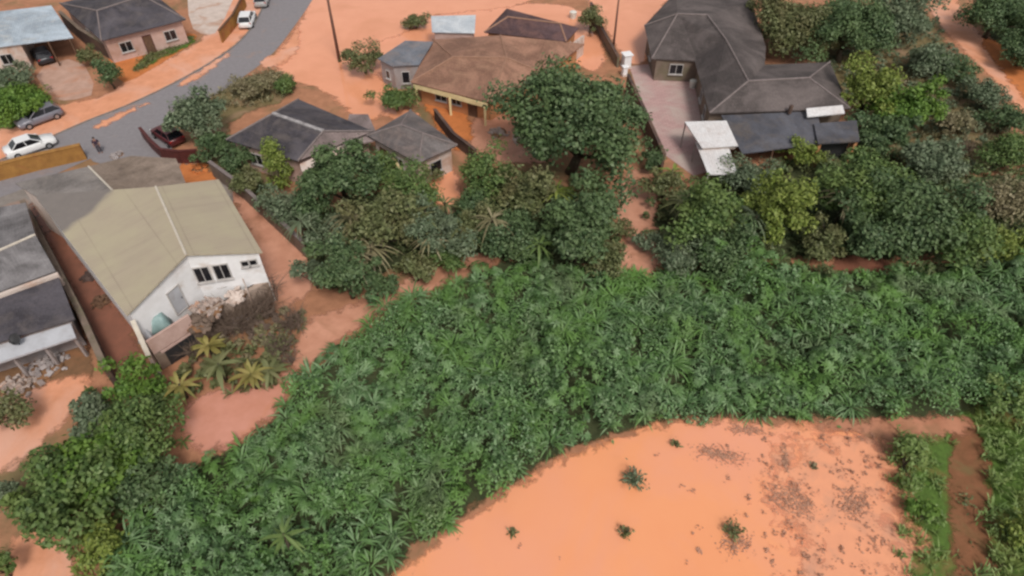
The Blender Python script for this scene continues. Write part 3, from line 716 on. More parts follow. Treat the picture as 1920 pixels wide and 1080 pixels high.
bm = bmesh.new(); q = pb - dr * 1.2 + nn * .4; tube(bm, [(q.x, q.y, -.05), (q.x, q.y, 3.4)], .05, 6); obj('post', bm, MAT['palewall'], terrace)

# --- left house with two cement roofs
V = dict(a=(-70, 400, 3.0), b=(48, 380, 3.0), c=(104, 508, 3.0), d=(-70, 572, 3.0), r1=(-70, 500, 3.7), r2=(66, 440, 3.7))
lh, wl, org, rf = house('cement_roofed_house', 'low house at the left edge with old grey cement roofs in steps', V, [('d', 'c', 'r2', 'r1'), ('a', 'b', 'r2', 'r1')], ['a', 'b', 'r2', 'c', 'd'], 'oldgrey', 'greywall', .3, .1, [('r1', 'r2')], 'lightcap')
V = dict(a=(-70, 585, 3.1), b=(110, 520, 3.1), c=(140, 598, 2.7), d=(-70, 662, 2.7))
lo = roof_part(V, [('a', 'b', 'c', 'd')], MAT['slate'], lh, org, .1, 'lower_roof'); lo['label'] = 'dark lower roof slope'
bm = bmesh.new(); prism(bm, inset([P(*V[k]) - org for k in 'abcd'], .3), 0, [2.95, 2.95, 2.55, 2.55]); obj('wall', bm, MAT['greywall'], lh)
bm = bmesh.new(); wall_run(bm, P(-70, 578, 3.2) - org, P(109, 513, 3.2) - org, 2.2, 3.25, .3); obj('parapet', bm, MAT['palewall'], lh)
V = dict(a=(-70, 668, 2.5), b=(132, 606, 2.5), c=(142, 632, 2.35), d=(-70, 702, 2.35))
sl = roof_part(V, [('a', 'b', 'c', 'd')], MAT['porchgrey'], lh, org, .16, 'porch_roof'); sl['label'] = 'pale grey porch roof along the front'
posts(lh, [P(x, y, 2.3) - org for x, y in ((-60, 690), (20, 664), (80, 645), (135, 626))], 2.2, 'greywall', .1)
# dish on the porch
p = P(36, 645, 2.5)
dsh = thing('satellite_dish', 'round black satellite dish on the pale porch roof at the left edge', 'dish', p)
bm = bmesh.new(); rings = []
for i in range(5):
    r_ = .38 * i / 4; rings.append([Vector((r_ * math.cos(a * .3927), r_ * math.sin(a * .3927), .5 * r_ * r_)) for a in range(16)] if i else None)
c0 = bm.verts.new((0, 0, 0)); prev = None; R_ = Matrix.Rotation(math.radians(50), 4, 'X'); off = Vector((0, 0, .5))
for ring in rings[1:]:
    vs = [bm.verts.new(q) for q in ring]
    for k in range(16):
        bm.faces.new((c0, vs[k], vs[(k + 1) % 16])) if prev is None else bm.faces.new((prev[k], vs[k], vs[(k + 1) % 16], prev[(k + 1) % 16]))
    prev = vs
bmesh.ops.transform(bm, matrix=Matrix.Translation(off) @ R_, verts=bm.verts); o = obj('bowl', bm, MAT['dark'], dsh, True); md = o.modifiers.new('t', 'SOLIDIFY'); md.thickness = .02
bm = bmesh.new(); tube(bm, [(0, 0, -.1), (0, .05, .48)], .035, 6); obj('mast', bm, MAT['dark'], dsh)
bm = bmesh.new(); tube(bm, [(0, -.25, .3), (0, -.42, .68)], .02, 5); box(bm, (0, -.43, .7), (.08, .08, .12)); obj('receiver_arm', bm, MAT['dark'], dsh)

# --- top left: metal roofed house with carport, and the dark hipped house
V = dict(a=(-60, 28, 3.7), b=(96, 10, 3.7), c=(137, 70, 3.0), d=(-60, 95, 3.0))
mh, wl, org, rf = house('metal_roofed_house', 'house with a pale blue metal roof and an open carport in the top left corner', V, [('a', 'b', 'c', 'd')], ['a', 'b', 'c', 'd'], 'bluemetal', 'palewall', .3, .1, walls=False)
A, B, C_, D = [P(*V[k]) - org for k in 'abcd']
lw = inset([A, A.lerp(B, .62), D.lerp(C_, .5), D], .25)
bm = bmesh.new(); prism(bm, lw, 0, [3.5, 3.5, 2.82, 2.82]); obj('wall', bm, MAT['palewall'], mh)
bm = bmesh.new(); wall_run(bm, A.lerp(B, .64), A.lerp(B, .97), 0, 3.45, .15); obj('back_wall', bm, MAT['greywall'], mh)
posts(mh, [D.lerp(C_, .96), D.lerp(C_, .75)], 2.85, 'wood')
opening(mh, lw, 2, .4, .9, 1.2, 1.1, panes=2)
V = dict(a=(112, 6, 3.0), b=(190, 76, 3.0), c=(348, 36, 3.0), d=(262, -32, 3.0), r1=(182, 20, 4.4), r2=(268, -8, 4.4))
dh, wl, org, rf = house('dark_hipped_house', 'dark grey hipped roof house with pinkish front wall above the orange yard', V, [('a', 'b', 'r1'), ('b', 'c', 'r2', 'r1'), ('c', 'd', 'r2'), ('a', 'd', 'r2', 'r1')], ['a', 'b', 'c', 'd'], 'slate', 'pinkwall', .55, .14, [('a', 'r1'), ('b', 'r1'), ('r1', 'r2'), ('c', 'r2')])
opening(dh, wl, 1, .5, 0, .95, 2.1, 'door', 'maroon'); opening(dh, wl, 1, .22, .9, 1.3, 1.1, panes=2); opening(dh, wl, 1, .8, .9, 1.3, 1.1, panes=2); opening(dh, wl, 0, .5, .9, 1.1, 1.0)

# --- middle: slate house and pavilion
V = dict(a=(424, 262, 3.0), b=(558, 302, 3.0), c=(700, 246, 3.0), d=(560, 186, 3.0), r1=(512, 213, 4.5), r2=(606, 246, 4.5))
sh, wl, org, rf = house('slate_house', 'house with a nearly black hipped roof and pale ridge behind the yellowish bush', V, [('a', 'b', 'r2', 'r1'), ('c', 'd', 'r1', 'r2'), ('d', 'a', 'r1')], ['a', 'b', 'c', 'd'], 'slate', 'pinkwall', .5, .14, [('a', 'r1'), ('b', 'r2'), ('c', 'r2'), ('d', 'r1')])
e_ = roof_part(V, [('b', 'c', 'r2')], MAT['pinkgrey'], sh, org, .139, 'end_roof'); e_['label'] = 'pinkish grey right end slope'
caps(V, [('r1', 'r2')], MAT['palecap'], rf, org, .2)
opening(sh, wl, 0, .3, .9, 1.3, 1.1, panes=2); opening(sh, wl, 0, .7, .9, 1.3, 1.1, panes=2); opening(sh, wl, 1, .5, .9, 1.2, 1.0)
V = dict(b=(562, 308, 2.7), b2=(645, 268, 2.7), c2=(655, 280, 2.5), c1=(566, 322, 2.5))
v_ = roof_part(V, [('b', 'b2', 'c2', 'c1')], MAT['palewall'], sh, org, .1, 'veranda_edge'); v_['label'] = 'pale concrete veranda edge'
V = dict(a=(640, 276, 2.75), b=(655, 214, 3.0), c=(690, 214, 3.0), d=(712, 262, 2.6))
v_ = roof_part(V, [('a', 'b', 'c', 'd')], MAT['pinkgrey'], sh, org, .1, 'link_roof'); v_['label'] = 'pinkish grey link roof at its right end'
V = dict(a=(688, 254, 2.9), b=(784, 306, 2.9), c=(858, 272, 2.9), d=(770, 206, 2.9), r1=(752, 234, 3.9), r2=(793, 250, 3.9))
ph, wl, org, rf = house('grey_pavilion', 'small square grey hipped roof pavilion between the slate house and the orange clay', V, [('a', 'b', 'r2', 'r1'), ('b', 'c', 'r2'), ('c', 'd', 'r1', 'r2'), ('d', 'a', 'r1')], ['a', 'b', 'c', 'd'], 'greyroof', 'palewall', .5, .12, [('a', 'r1'), ('b', 'r2'), ('r1', 'r2'), ('c', 'r2'), ('d', 'r1')], cat='pavilion')
opening(ph, wl, 0, .55, .8, 1.2, 1.1, panes=2); opening(ph, wl, 0, .2, 0, .9, 2.0, 'door', 'wood'); opening(ph, wl, 1, .5, .8, 1.2, 1.1)
bm = bmesh.new(); wall_run(bm, P(735, 292, 1.6) - org, P(756, 325, 1.6) - org, 0, 1.6, .2); obj('wing_wall', bm, MAT['cream'], ph)

# --- brown house group
V = dict(fl=(770, 154, 2.6), fr=(918, 192, 2.6), q=(1022, 138, 2.6), s=(1096, 82, 2.6), t=(812, 74, 2.6), r1=(850, 107, 4.0), r2=(950, 108, 4.1), r3=(938, 66, 3.9))
bh, wl, org, rf = house('brown_house', 'large brown tiled house with cream walls beside the big round tree', V, [('fl', 'fr', 'r2', 'r1'), ('fr', 'q', 'r2'), ('q', 's', 'r3', 'r2'), ('r1', 'r2', 'r3'), ('r1', 'r3', 't'), ('fl', 'r1', 't'), ('t', 'r3', 's')], ['fl', 'fr', 'q', 's', 't'], 'brown', 'orangewall', .75, .14, [('fl', 'r1'), ('r1', 'r2'), ('r2', 'fr'), ('r2', 'r3'), ('r2', 'q'), ('r1', 't')], 'browncap')
opening(bh, wl, 0, .3, .9, 1.3, 1.1, panes=2); opening(bh, wl, 0, .75, 0, .95, 2.1, 'door', 'wood'); opening(bh, wl, 0, .52, .9, 1.1, 1.1, panes=2)
bm = bmesh.new(); wall_run(bm, P(775, 158, 2.35) - org, P(914, 196, 2.35) - org, 1.95, 2.42, .12); fsc = obj('fascia', bm, MAT['cream'], bh)
bm = bmesh.new(); q0, q1 = P(784, 175, 0) - org, P(900, 215, 0) - org
for t_ in (.02, .5, .98): q = (P(777, 161, 2.2) - org).lerp(P(912, 199, 2.2) - org, t_); b2 = bmesh.new(); box(b2, (q.x, q.y, .97), (.22, .22, 1.94), 0, .02); obj('veranda_post', b2, MAT['cream'], bh)
bm.free()
V = dict(a=(708, 110, 2.8), b=(735, 124, 2.8), c=(786, 121, 2.8), d=(812, 78, 3.1), e=(760, 76, 3.1))
an, wl, org, rf = house('blue_grey_annex', 'small blue grey roofed annex joined to the left of the brown house', V, [('a', 'b', 'c', 'd', 'e')], ['a', 'b', 'c', 'd', 'e'], 'bluegrey', 'greywall', .2, .1, cat='annex')
opening(an, wl, 1, .45, .7, .8, 1.3); opening(an, wl, 0, .5, .9, .6, .9)
V = dict(a=(808, 30, 3.2), b=(892, 28, 3.2), c=(890, 62, 2.9), d=(810, 60, 2.9))
fb, wl, org, rf = house('pale_metal_shed', 'shed with a flat pale blue white metal roof behind the brown house', V, [('a', 'b', 'c', 'd')], ['a', 'b', 'c', 'd'], 'bluepale', 'pinkwall', .25, .08, cat='shed')
opening(fb, wl, 2, .5, 0, .9, 2.0, 'door', 'wood')
V = dict(a=(908, 60, 3.0), b=(1062, 78, 3.0), c=(1086, 52, 3.0), d=(950, 16, 3.0), r1=(952, 32, 4.0), r2=(1050, 44, 4.0))
pu, wl, org, rf = house('purple_roofed_house', 'house with a dark purplish hipped roof just behind the brown roof', V, [('a', 'b', 'r2', 'r1'), ('b', 'c', 'r2'), ('c', 'd', 'r1', 'r2'), ('d', 'a', 'r1')], ['a', 'b', 'c', 'd'], 'purple', 'orangewall', .35, .12, [('r1', 'r2'), ('b', 'r2'), ('a', 'r1')], 'browncap')
opening(pu, wl, 1, .5, .9, .9, 1.0)
bm = bmesh.new(); wall_run(bm, P(1062, 92, 2.2) - org, P(1094, 68, 2.2) - org, 0, 2.3, .3); obj('end_wall', bm, MAT['palewall'], pu)

# --- big grey complex on the right
V = dict(e1=(1208, 48, 3.0), e2=(1222, 110, 2.6), e3=(1302, 114, 2.6), e4=(1436, 88, 3.0), e5=(1408, 0, 3.0), e6=(1268, -16, 3.0), r4=(1270, 26, 4.7), r5=(1326, 28, 4.7), r3=(1361, 74, 4.6),
         w1=(1330, 212, 3.0), b=(1594, 203, 3.0), c=(1556, 116, 3.0), d=(1434, 122, 3.0), r1=(1403, 152, 4.5), r2=(1517, 146, 4.5))
big, wl, org, rf = house('grey_roof_complex', 'largest house with several joined dark grey brown hipped roofs beside the paved courtyard', V,
    [('e1', 'e2', 'r4'), ('e2', 'e3', 'r3', 'r5', 'r4'), ('r5', 'r3', 'e4', 'e5'), ('r4', 'r5', 'e5', 'e6'), ('e6', 'e1', 'r4'), ('r3', 'e3', 'w1', 'r1'), ('w1', 'b', 'r2', 'r1'), ('b', 'c', 'r2'), ('r2', 'c', 'd', 'r1'), ('r1', 'd', 'e4', 'r3')],
    ['e1', 'e2', 'e3', 'w1', 'b', 'c', 'd', 'e4', 'e5', 'e6'], 'darkgrey', 'browntop', .45, .14, [('r4', 'r5'), ('r5', 'r3'), ('r3', 'r1'), ('r1', 'r2'), ('r1', 'w1'), ('r2', 'b'), ('r2', 'c'), ('e2', 'r4'), ('e1', 'r4')])
opening(big, wl, 2, .5, .9, 1.2, 1.1, panes=2); opening(big, wl, 2, .8, .9, 1.0, 1.1); opening(big, wl, 1, .5, .9, 1.4, 1.1, panes=2); opening(big, wl, 0, .5, .9, 1.2, 1.1, panes=2)
V = dict(a=(1352, 216, 2.75), b=(1532, 208, 2.75), c=(1545, 268, 2.3), d=(1392, 288, 2.3))
v_ = roof_part(V, [('a', 'b', 'c', 'd')], MAT['bluedark'], big, org, .1, 'veranda_roof'); v_['label'] = 'lower bluish veranda roof along the front'
posts(big, [P(x, y, 2.2) - org for x, y in ((1398, 286), (1450, 280), (1500, 274), (1540, 268))], 2.15, 'wood')
V = dict(a=(1526, 232, 2.75), b=(1606, 225, 2.75), c=(1612, 264, 2.6), d=(1534, 269, 2.6))
v_ = roof_part(V, [('a', 'b', 'c', 'd')], MAT['bluedark'], big, org, .14, 'patio_roof'); v_['label'] = 'dark flat patio roof with deep shade under it'
posts(big, [P(x, y, 2.5) - org for x, y in ((1538, 266), (1606, 262))], 2.45, 'orangewall', .14)
bm = bmesh.new(); wall_run(bm, P(1534, 266, 2.5) - org + Vector((.3, .7, 0)), P(1608, 261, 2.5) - org + Vector((-.3, .7, 0)), 0, 2.45, .15); obj('patio_shade_panel', bm, MAT['dark'], big)  # dark panel behind the posts paints in the shade under the patio roof
V = dict(a=(1512, 203, 3.35), b=(1580, 197, 3.35), c=(1584, 212, 3.12), d=(1514, 219, 3.12))
v_ = roof_part(V, [('a', 'b', 'c', 'd')], MAT['whiteroof'], big, org, .12, 'skylight_panel'); v_['label'] = 'cream white panel strip over the eave'
bm = bmesh.new(); q = P(1482, 205, 3.3) - org; tube(bm, [(q.x, q.y, 2.9), (q.x, q.y, 3.7)], .2, 8); obj('chimney', bm, MAT['darkwall'], big)
# white canopies over the courtyard's lower corner
def canopy(label, panels):
    pts = [P(*v) for V in panels for v in V.values()]; c = sum(pts, Vector()) / len(pts); org = Vector((c.x, c.y, 0))
    r = thing('white_canopy', label, 'canopy', org)
    for V in panels: roof_part(V, [tuple(V)], MAT['whiteroof'], r, org, .1, 'canopy_roof')
    for p in pts[:2] + pts[4:]:
        q = p - org; bm = bmesh.new(); box(bm, (q.x * .97, q.y * .97, (p.z - .12) / 2), (.1, .1, p.z - .12)); obj('post', bm, MAT['greywall'], r)
    bm = bmesh.new(); wall_run(bm, pts[2] - org - Vector((.1, -.3, 0)), pts[3] - org + Vector((.2, .3, 0)), 2.0, 2.45, .12); obj('fascia', bm, MAT['palewall'], r)
canopy('white sheet canopy with a lower step, at the near end of the paved courtyard', [dict(a=(1284, 228, 2.8), b=(1362, 226, 2.8), c=(1384, 273, 2.5), d=(1316, 277, 2.5)), dict(a=(1304, 266, 2.15), b=(1364, 268, 2.15), c=(1383, 326, 1.9), d=(1328, 327, 1.9))])

# ------------------------------------------------------------------ walls, fences, pillars, poles
def garden_wall(name, label, pts, h, th, mat, top='browntop', cat='wall'):
    W = [P(x, y, h) for x, y in pts]; c = sum(W, Vector()) / len(W); org = Vector((c.x, c.y, 0))
    r = thing(name, label, cat, org)
    bm = bmesh.new(); b2 = bmesh.new()
    for a, b in zip(W, W[1:]):
        wall_run(bm, a - org, b - org, 0, h, th); wall_run(b2, a - org, b - org, h + .003, h + .09, th + .1)
    obj('wall_body', bm, MAT[mat], r); obj('coping', b2, MAT[top], r)
    return r
garden_wall('boundary_wall', 'long weathered wall with pale top running beside the white house toward the shrubs', [(392, 303), (450, 345), (510, 400), (566, 452)], 1.6, .22, 'browntop', 'cap')
garden_wall('boundary_wall', 'dark narrow wall between the alley and the cement roofed house', [(42, 376), (100, 488), (150, 585), (198, 692)], 1.7, .3, 'darkwall', 'browntop')
garden_wall('boundary_wall', 'dark brown wall along the left side of the paved courtyard', [(1178, 140), (1208, 205), (1246, 290)], 2.0, .22, 'darkwall', 'darkwall')
garden_wall('boundary_wall', 'dark brown low wall beside the orange clay and the pavilion', [(815, 205), (850, 250), (892, 282)], 1.2, .22, 'darkwall', 'darkwall')
garden_wall('boundary_wall', 'dark olive wall between the two houses in the top left', [(112, 22), (150, 55), (196, 82)], 1.8, .3, 'darkwall', 'browntop')
garden_wall('retaining_wall', 'ochre yellow retaining wall below the white car at the left', [(-40, 318), (60, 292), (150, 272)], 1.5, .4, 'ochre', 'ochre')
garden_wall('garden_fence', 'brown fence beside the pale yard at the top of the road', [(456, -10), (436, 28), (410, 58)], 1.5, .14, 'ochre', 'wood', 'fence')
garden_wall('boundary_wall', 'overgrown brown wall along the left edge of the flooded side street', [(1108, 5), (1130, 55), (1160, 108)], 1.2, .25, 'browntop', 'darkwall')
garden_wall('driveway_gate', 'dark maroon gate wall closing the driveway beside the parked red car', [(300, 280), (335, 284), (368, 282)], 1.3, .2, 'maroon', 'maroon', 'gate')
garden_wall('driveway_gate', 'dark maroon low wall on the road side of the parked red car', [(262, 240), (280, 262), (300, 280)], 1.1, .2, 'maroon', 'maroon', 'gate')

def pillar(label, px, py, h, s_, cap=True):
    p = P(px, py); r = thing('gate_pillar', label, 'pillar', p, .3, 'white gate pillars')
    bm = bmesh.new(); box(bm, (0, 0, h / 2), (s_, s_, h), 0, .02); obj('shaft', bm, MAT['white'], r)
    bm = bmesh.new(); box(bm, (0, 0, h + .08), (s_ * 1.3, s_ * 1.3, .15), 0, .03); obj('cap', bm, MAT['white'], r)
    bm = bmesh.new(); box(bm, (0, 0, .12), (s_ * 1.2, s_ * 1.2, .24), 0, .02); obj('plinth', bm, MAT['palewall'], r)
pillar('thicker bright white gate pillar at the street end of the paved courtyard', 1173, 126, 1.5, .85)
pillar('thinner white gate pillar just below the thicker one by the dark wall', 1170, 142, 1.0, .5)

def pole(label, px, py, h, r0=.16, arms=True, lean=0.0):
    p = P(px, py); r = thing('utility_pole', label, 'pole', p, .5)
    bm = bmesh.new(); tube(bm, [(0, 0, -.2), (lean * .5, 0, h * .5), (lean, 0, h)], [r0 * 1.2, r0, r0 * .7], 10); obj('shaft', bm, MAT['pole'], r, True)
    if arms:
        bm = bmesh.new(); box(bm, (lean, 0, h - .5), (1.8, .12, .12), 0, .01); obj('crossarm', bm, MAT['wood'], r)
        for x in (-.75, -.3, .3, .75):
            bm = bmesh.new(); tube(bm, [(lean + x, 0, h - .44), (lean + x, 0, h - .36), (lean + x, 0, h - .26)], [.05, .07, .03], 8); obj('insulator', bm, MAT['tank'], r)
pole('dark brown utility pole standing in the flooded street left of the brown house', 637, 116, 9)
pole('slim pole at the left side of the flooded side street', 1149, 98, 7, .12)

def small_tank(label, px, py, z, r_=.4, h=.7, mat='tank'):
    p = P(px, py, z); o = thing('water_tank', label, 'tank', p, 0, 'cream water tanks')
    bm = bmesh.new(); tube(bm, [(0, 0, 0), (0, 0, h * .6), (0, 0, h)], [r_ * .82, r_ * .95, r_], 16); obj('barrel', bm, MAT[mat], o)
    bm = bmesh.new(); tube(bm, [(0, 0, h + .003), (0, 0, h + .06), (0, 0, h + .14)], [r_ * 1.05, r_ * .9, r_ * .3], 16); obj('lid', bm, MAT[mat], o)
small_tank('cream water tank on the ground at the right corner of the brown roof', 1012, 132, 0, .5, .9)
small_tank('pale water tank behind the dark purplish roof', 1074, 34, 0, .45, .8)
small_tank('white water tank at the edge of the courtyard beside the grey complex', 1298, 164, 0, .4, .8)
small_tank('white round water tank just above the wider white canopy', 1328, 215, 0, .4, 1.0)

# ------------------------------------------------------------------ cars
def car(label, px, py, heading_px, paint, L=4.1, Wd=1.7, h=1.45, form='hatch', z=0.03):
    p = P(px, py); q = P(*heading_px); rz = math.atan2(q.y - p.y, q.x - p.x)
    r = thing('parked_car', label, 'car', (p.x, p.y, z), rz, 'parked cars')
    # lower body lofted along its length: (x, half width, bottom, top)
    pr = [(-.5, .40, .34, .78), (-.47, .46, .24, .92), (-.36, .5, .2, .95), (-.1, .5, .2, .93), (.16, .5, .2, .92), (.36, .48, .2, .84), (.47, .44, .24, .72), (.5, .38, .34, .6)]
    bm = bmesh.new(); rings = []
    for (x, hw, b, t) in pr:
        y = hw * Wd; rings.append([bm.verts.new((x * L, s_ * y * k, zz)) for s_, k, zz in ((-1, .92, b), (-1, 1, b + .18), (-1, 1, t - .12), (-1, .86, t), (1, .86, t), (1, 1, t - .12), (1, 1, b + .18), (1, .92, b))])
    for a, b in zip(rings, rings[1:]):
        for k in range(8): bm.faces.new((a[k], a[(k + 1) % 8], b[(k + 1) % 8], b[k]))
    bm.faces.new(rings[0][::-1]); bm.faces.new(rings[-1])
    body = obj('body', bm, paint, r, True)
    x0, x1, x2, x3 = (-.47, -.36, .06, .24) if form == 'hatch' else (-.36, -.22, .06, .24)
    bm = bmesh.new(); wb, wt = Wd * .44, Wd * .36
    lo = [(x0 * L, -wb, .93), (x3 * L, -wb, .92), (x3 * L, wb, .92), (x0 * L, wb, .93)]; hi = [(x1 * L, -wt, h - .05), (x2 * L, -wt, h - .05), (x2 * L, wt, h - .05), (x1 * L, wt, h - .05)]
    lv_, hv = [bm.verts.new(a) for a in lo], [bm.verts.new(a) for a in hi]
    for k in range(4): bm.faces.new((lv_[k], lv_[(k + 1) % 4], hv[(k + 1) % 4], hv[k]))
    bm.faces.new(hv); obj('window_glass', bm, MAT['glass'], r)
    bm = bmesh.new(); box(bm, ((x1 + x2) / 2 * L, 0, h - .03), ((x2 - x1) * L + .06, wt * 2 + .05, .06), 0, .025)
    for s_ in (-1, 1):                                     # roof pillars
        for a, b in ((lo[0], hi[0]), (lo[1], hi[1])):
            tube(bm, [(a[0], s_ * (wb + .005), a[2]), (b[0], s_ * (wt + .01), b[2])], .04, 5)
        tube(bm, [((x0 + x3) / 2 * L, s_ * (wb + .005), .93), ((x1 + x2) / 2 * L, s_ * (wt + .01), h - .05)], .035, 5)
    obj('roof', bm, paint, r)
    for sx in (-.31, .31):
        for s_ in (-1, 1):
            bm = bmesh.new(); y = s_ * Wd * .46; tube(bm, [(sx * L, y - .1, .31), (sx * L, y + .1, .31)], .31, 18); wh_ = obj('wheel', bm, MAT['rubber'], r)
            bm = bmesh.new(); y = s_ * (Wd * .46 + .1); tube(bm, [(sx * L, y - .01, .31), (sx * L, y + .012 * s_, .31)], .19, 14); obj('rim', bm, MAT['rim'], wh_)
    for s_ in (-1, 1):
        bm = bmesh.new(); box(bm, (-.48 * L, s_ * Wd * .36, .76), (.1, .3, .2), 0, .02); obj('tail_lamp', bm, MAT['tail'], r)
        bm = bmesh.new(); box(bm, (.478 * L, s_ * Wd * .33, .62), (.12, .34, .14), 0, .02); obj('headlight', bm, MAT['lamp'], r)
        bm = bmesh.new(); box(bm, (.2 * L, s_ * Wd * .53, .97), (.1, .18, .13), 0, .03); obj('mirror', bm, paint, r)
    return r
def M_paint(name, c, rough=.3): return M_plain(name, c, tuple(x * .93 for x in c), 2, rough, 0, .5)
WHITE, GREY, DARKC, REDC = M_paint('white_car_paint', (.72, .71, .70)), M_paint('grey_car_paint', (.17, .165, .19)), M_paint('black_car_paint', (.03, .03, .035)), M_paint('wine_car_paint', (.09, .018, .02))
car('white car parked on the muddy verge at the top of the road', 466, 44, (478, 10), WHITE, 4.2)
car('silver grey car at the top edge in front of the white one on the verge', 494, 6, (507, -30), M_paint('silver_car_paint', (.36, .35, .34)), 4.2)
car('dark grey car beside the green hedge at the left, tail toward the verge', 78, 228, (30, 246), GREY, 4.3, form='hatch')
car('white car above the ochre retaining wall at the left edge', 62, 282, (120, 262), WHITE, 4.4, form='sedan')
car('wine red car in the driveway between the two maroon walls', 318, 262, (285, 240), REDC, 4.0)
car('black car in the shade of the open carport', 84, 112, (70, 92), DARKC, 4.0)

# ------------------------------------------------------------------ person on the driveway
def person(px, py):
    p = P(px, py, .045); r = thing('person', 'person in dark clothes standing on the grey driveway in front of the white house', 'person', p, .4)
    J = [((0, 0, .93), .15), ((0, .01, 1.08), .135), ((0, .01, 1.3), .165), ((0, 0, 1.44), .09), ((0, -.01, 1.5), .06), ((0, -.02, 1.6), .092), ((0, -.01, 1.7), .075),
         ((-.1, 0, .88), .105), ((-.11, -.02, .5), .07), ((-.12, .01, .08), .045), ((-.13, -.13, .04), .04),
         ((.1, 0, .88), .105), ((.12, -.03, .5), .07), ((.13, .03, .08), .045), ((.14, -.11, .04), .04),
         ((-.2, 0, 1.4), .07), ((-.26, .02, 1.14), .05), ((-.25, -.1, .9), .036), ((-.24, -.16, .82), .038),
         ((.2, 0, 1.4), .07), ((.27, .03, 1.14), .05), ((.24, -.08, .9), .036), ((.23, -.14, .82), .038)]
    E_ = [(0, 1), (1, 2), (2, 3), (3, 4), (4, 5), (5, 6), (0, 7), (7, 8), (8, 9), (9, 10), (0, 11), (11, 12), (12, 13), (13, 14), (2, 15), (15, 16), (16, 17), (17, 18), (2, 19), (19, 20), (20, 21), (21, 22)]
    def skin(name, ids, mat, grow=0.0, cut=None):
        mp = {j: i for i, j in enumerate(ids)}
        me = bpy.data.meshes.new(name); me.from_pydata([J[j][0] for j in ids], [(mp[a], mp[b]) for a, b in E_ if a in mp and b in mp], []); o = link_mesh(name, me, mat, r)
        md = o.modifiers.new('skin', 'SKIN'); sk = me.skin_vertices[0].data
        for j in ids: sk[mp[j]].radius = (J[j][1] + grow, J[j][1] + grow); sk[mp[j]].use_root = False
        sk[mp[ids[0]]].use_root = True
        s2 = o.modifiers.new('sub', 'SUBSURF'); s2.levels = 1; s2.render_levels = 2
        return o
    skin('body', list(range(23)), MAT['skin'])
    skin('shirt', [0, 1, 2, 15, 16, 19, 20], MAT['shirt'], .022)
    skin('trousers', [0, 7, 8, 9, 11, 12, 13], MAT['trousers'], .02)
    bm = bmesh.new(); bmesh.ops.create_uvsphere(bm, u_segments=14, v_segments=8, radius=.112, matrix=Matrix.Translation((0, .012, 1.675)) @ Matrix.Diagonal((.92, 1.0, .82, 1))); obj('hair', bm, MAT['hair'], r, True)
    bm = bmesh.new()
    for s_ in (-1, 1):                                      # fingers and thumb
        for k in range(4): tube(bm, [(s_ * .238, -.145 - k * .018, .83), (s_ * .235, -.16 - k * .018, .78), (s_ * .225, -.155 - k * .018, .74)], [.010, .009, .007], 5)
        tube(bm, [(s_ * .225, -.14, .85), (s_ * .20, -.165, .82), (s_ * .195, -.17, .79)], [.011, .01, .008], 5)
    obj('fingers', bm, MAT['skin'], r)
    bm = bmesh.new(); tube(bm, [(0, -.11, 1.625), (0, -.13, 1.6), (0, -.112, 1.585)], [.012, .018, .012], 6); obj('nose', bm, MAT['skin'], r)
person(189, 287)

# rubble heaps
def heap(label, px, py, R, n, mat, seed, z=0.0, name='rubble_heap', smin=.1, smax=.3):
    rng = np.random.default_rng(seed); p = P(px, py, z); r = thing(name, label, 'rubble', p)
    bm = bmesh.new()
    for i in range(n):
        a = rng.uniform(0, 6.28); d = R * rng.uniform(0, 1) ** .7; s_ = rng.uniform(smin, smax)
        box(bm, (d * math.cos(a), d * math.sin(a), max(.06, (R - d) * .35) + rng.uniform(-.03, .05)), (s_ * 1.5, s_, s_ * .7), rng.uniform(0, 3), 0, Matrix.Rotation(rng.normal() * .5, 4, 'X') @ Matrix.Rotation(rng.normal() * .5, 4, 'Y'))
    obj('stones', bm, MAT[mat], r)
    bm = bmesh.new(); bmesh.ops.create_uvsphere(bm, u_segments=12, v_segments=6, radius=R * .8, matrix=Matrix.Diagonal((1, 1, .22, 1)))
    for v in bm.verts: v.co += Vector(rng.normal(size=3) * .06)
    obj('soil_mound', bm, MAT['dirt'], r, True)
heap('small grey rubble heap on the driveway beside the standing person', 221, 292, .7, 26, 'greywall', 3)
heap('pinkish rubble heap on the mud between the clay bank and the big tree', 985, 262, 1.3, 60, 'palewall', 4)
heap('brown rubble heap at the right end of the orange clay', 935, 250, 1.1, 46, 'rubble', 5)
heap('pale rubble heap below the big tree', 1035, 262, .9, 34, 'palewall', 6)
heap('heap of pale broken masonry at the right end of the white house terrace', 445, 556, .8, 34, 'palewall', 7, tz)
heap('heap of brown debris on the white house terrace under the windows', 392, 580, 1.2, 60, 'rubble', 8, tz)
heap('grey rubble heap in front of the pale porch of the left house', 90, 690, 1.4, 60, 'greywall', 9)
heap('brown rubble heap at the left edge below the porch roof', 30, 730, 1.3, 60, 'rubble', 10)
heap('orange clay heap beside the maroon gate', 372, 318, .8, 24, 'orange', 12)
heap('dark heap of boards and rubble in the alley beside the white house', 188, 568, .7, 34, 'wood', 14)
heap('small dark heap further down the alley beside the white house', 168, 520, .6, 26, 'darkwall', 15)
heap('grey brown heap of boards on the middle of the white house terrace', 372, 606, 1.1, 44, 'twig', 16, tz, smin=.08, smax=.4)
heap('grey rubble heap below the terrace post of the white house', 442, 604, 1.0, 40, 'greywall', 17, 0.0)
heap('scattered grey brown wreckage on the slope right of the terrace post', 490, 615, 1.5, 70, 'twig', 19, 0.0, smin=.06, smax=.35)
heap('brown rubble heap on the slope under the terrace beside the store opening', 392, 655, 1.1, 44, 'dirt', 18, 0.0)
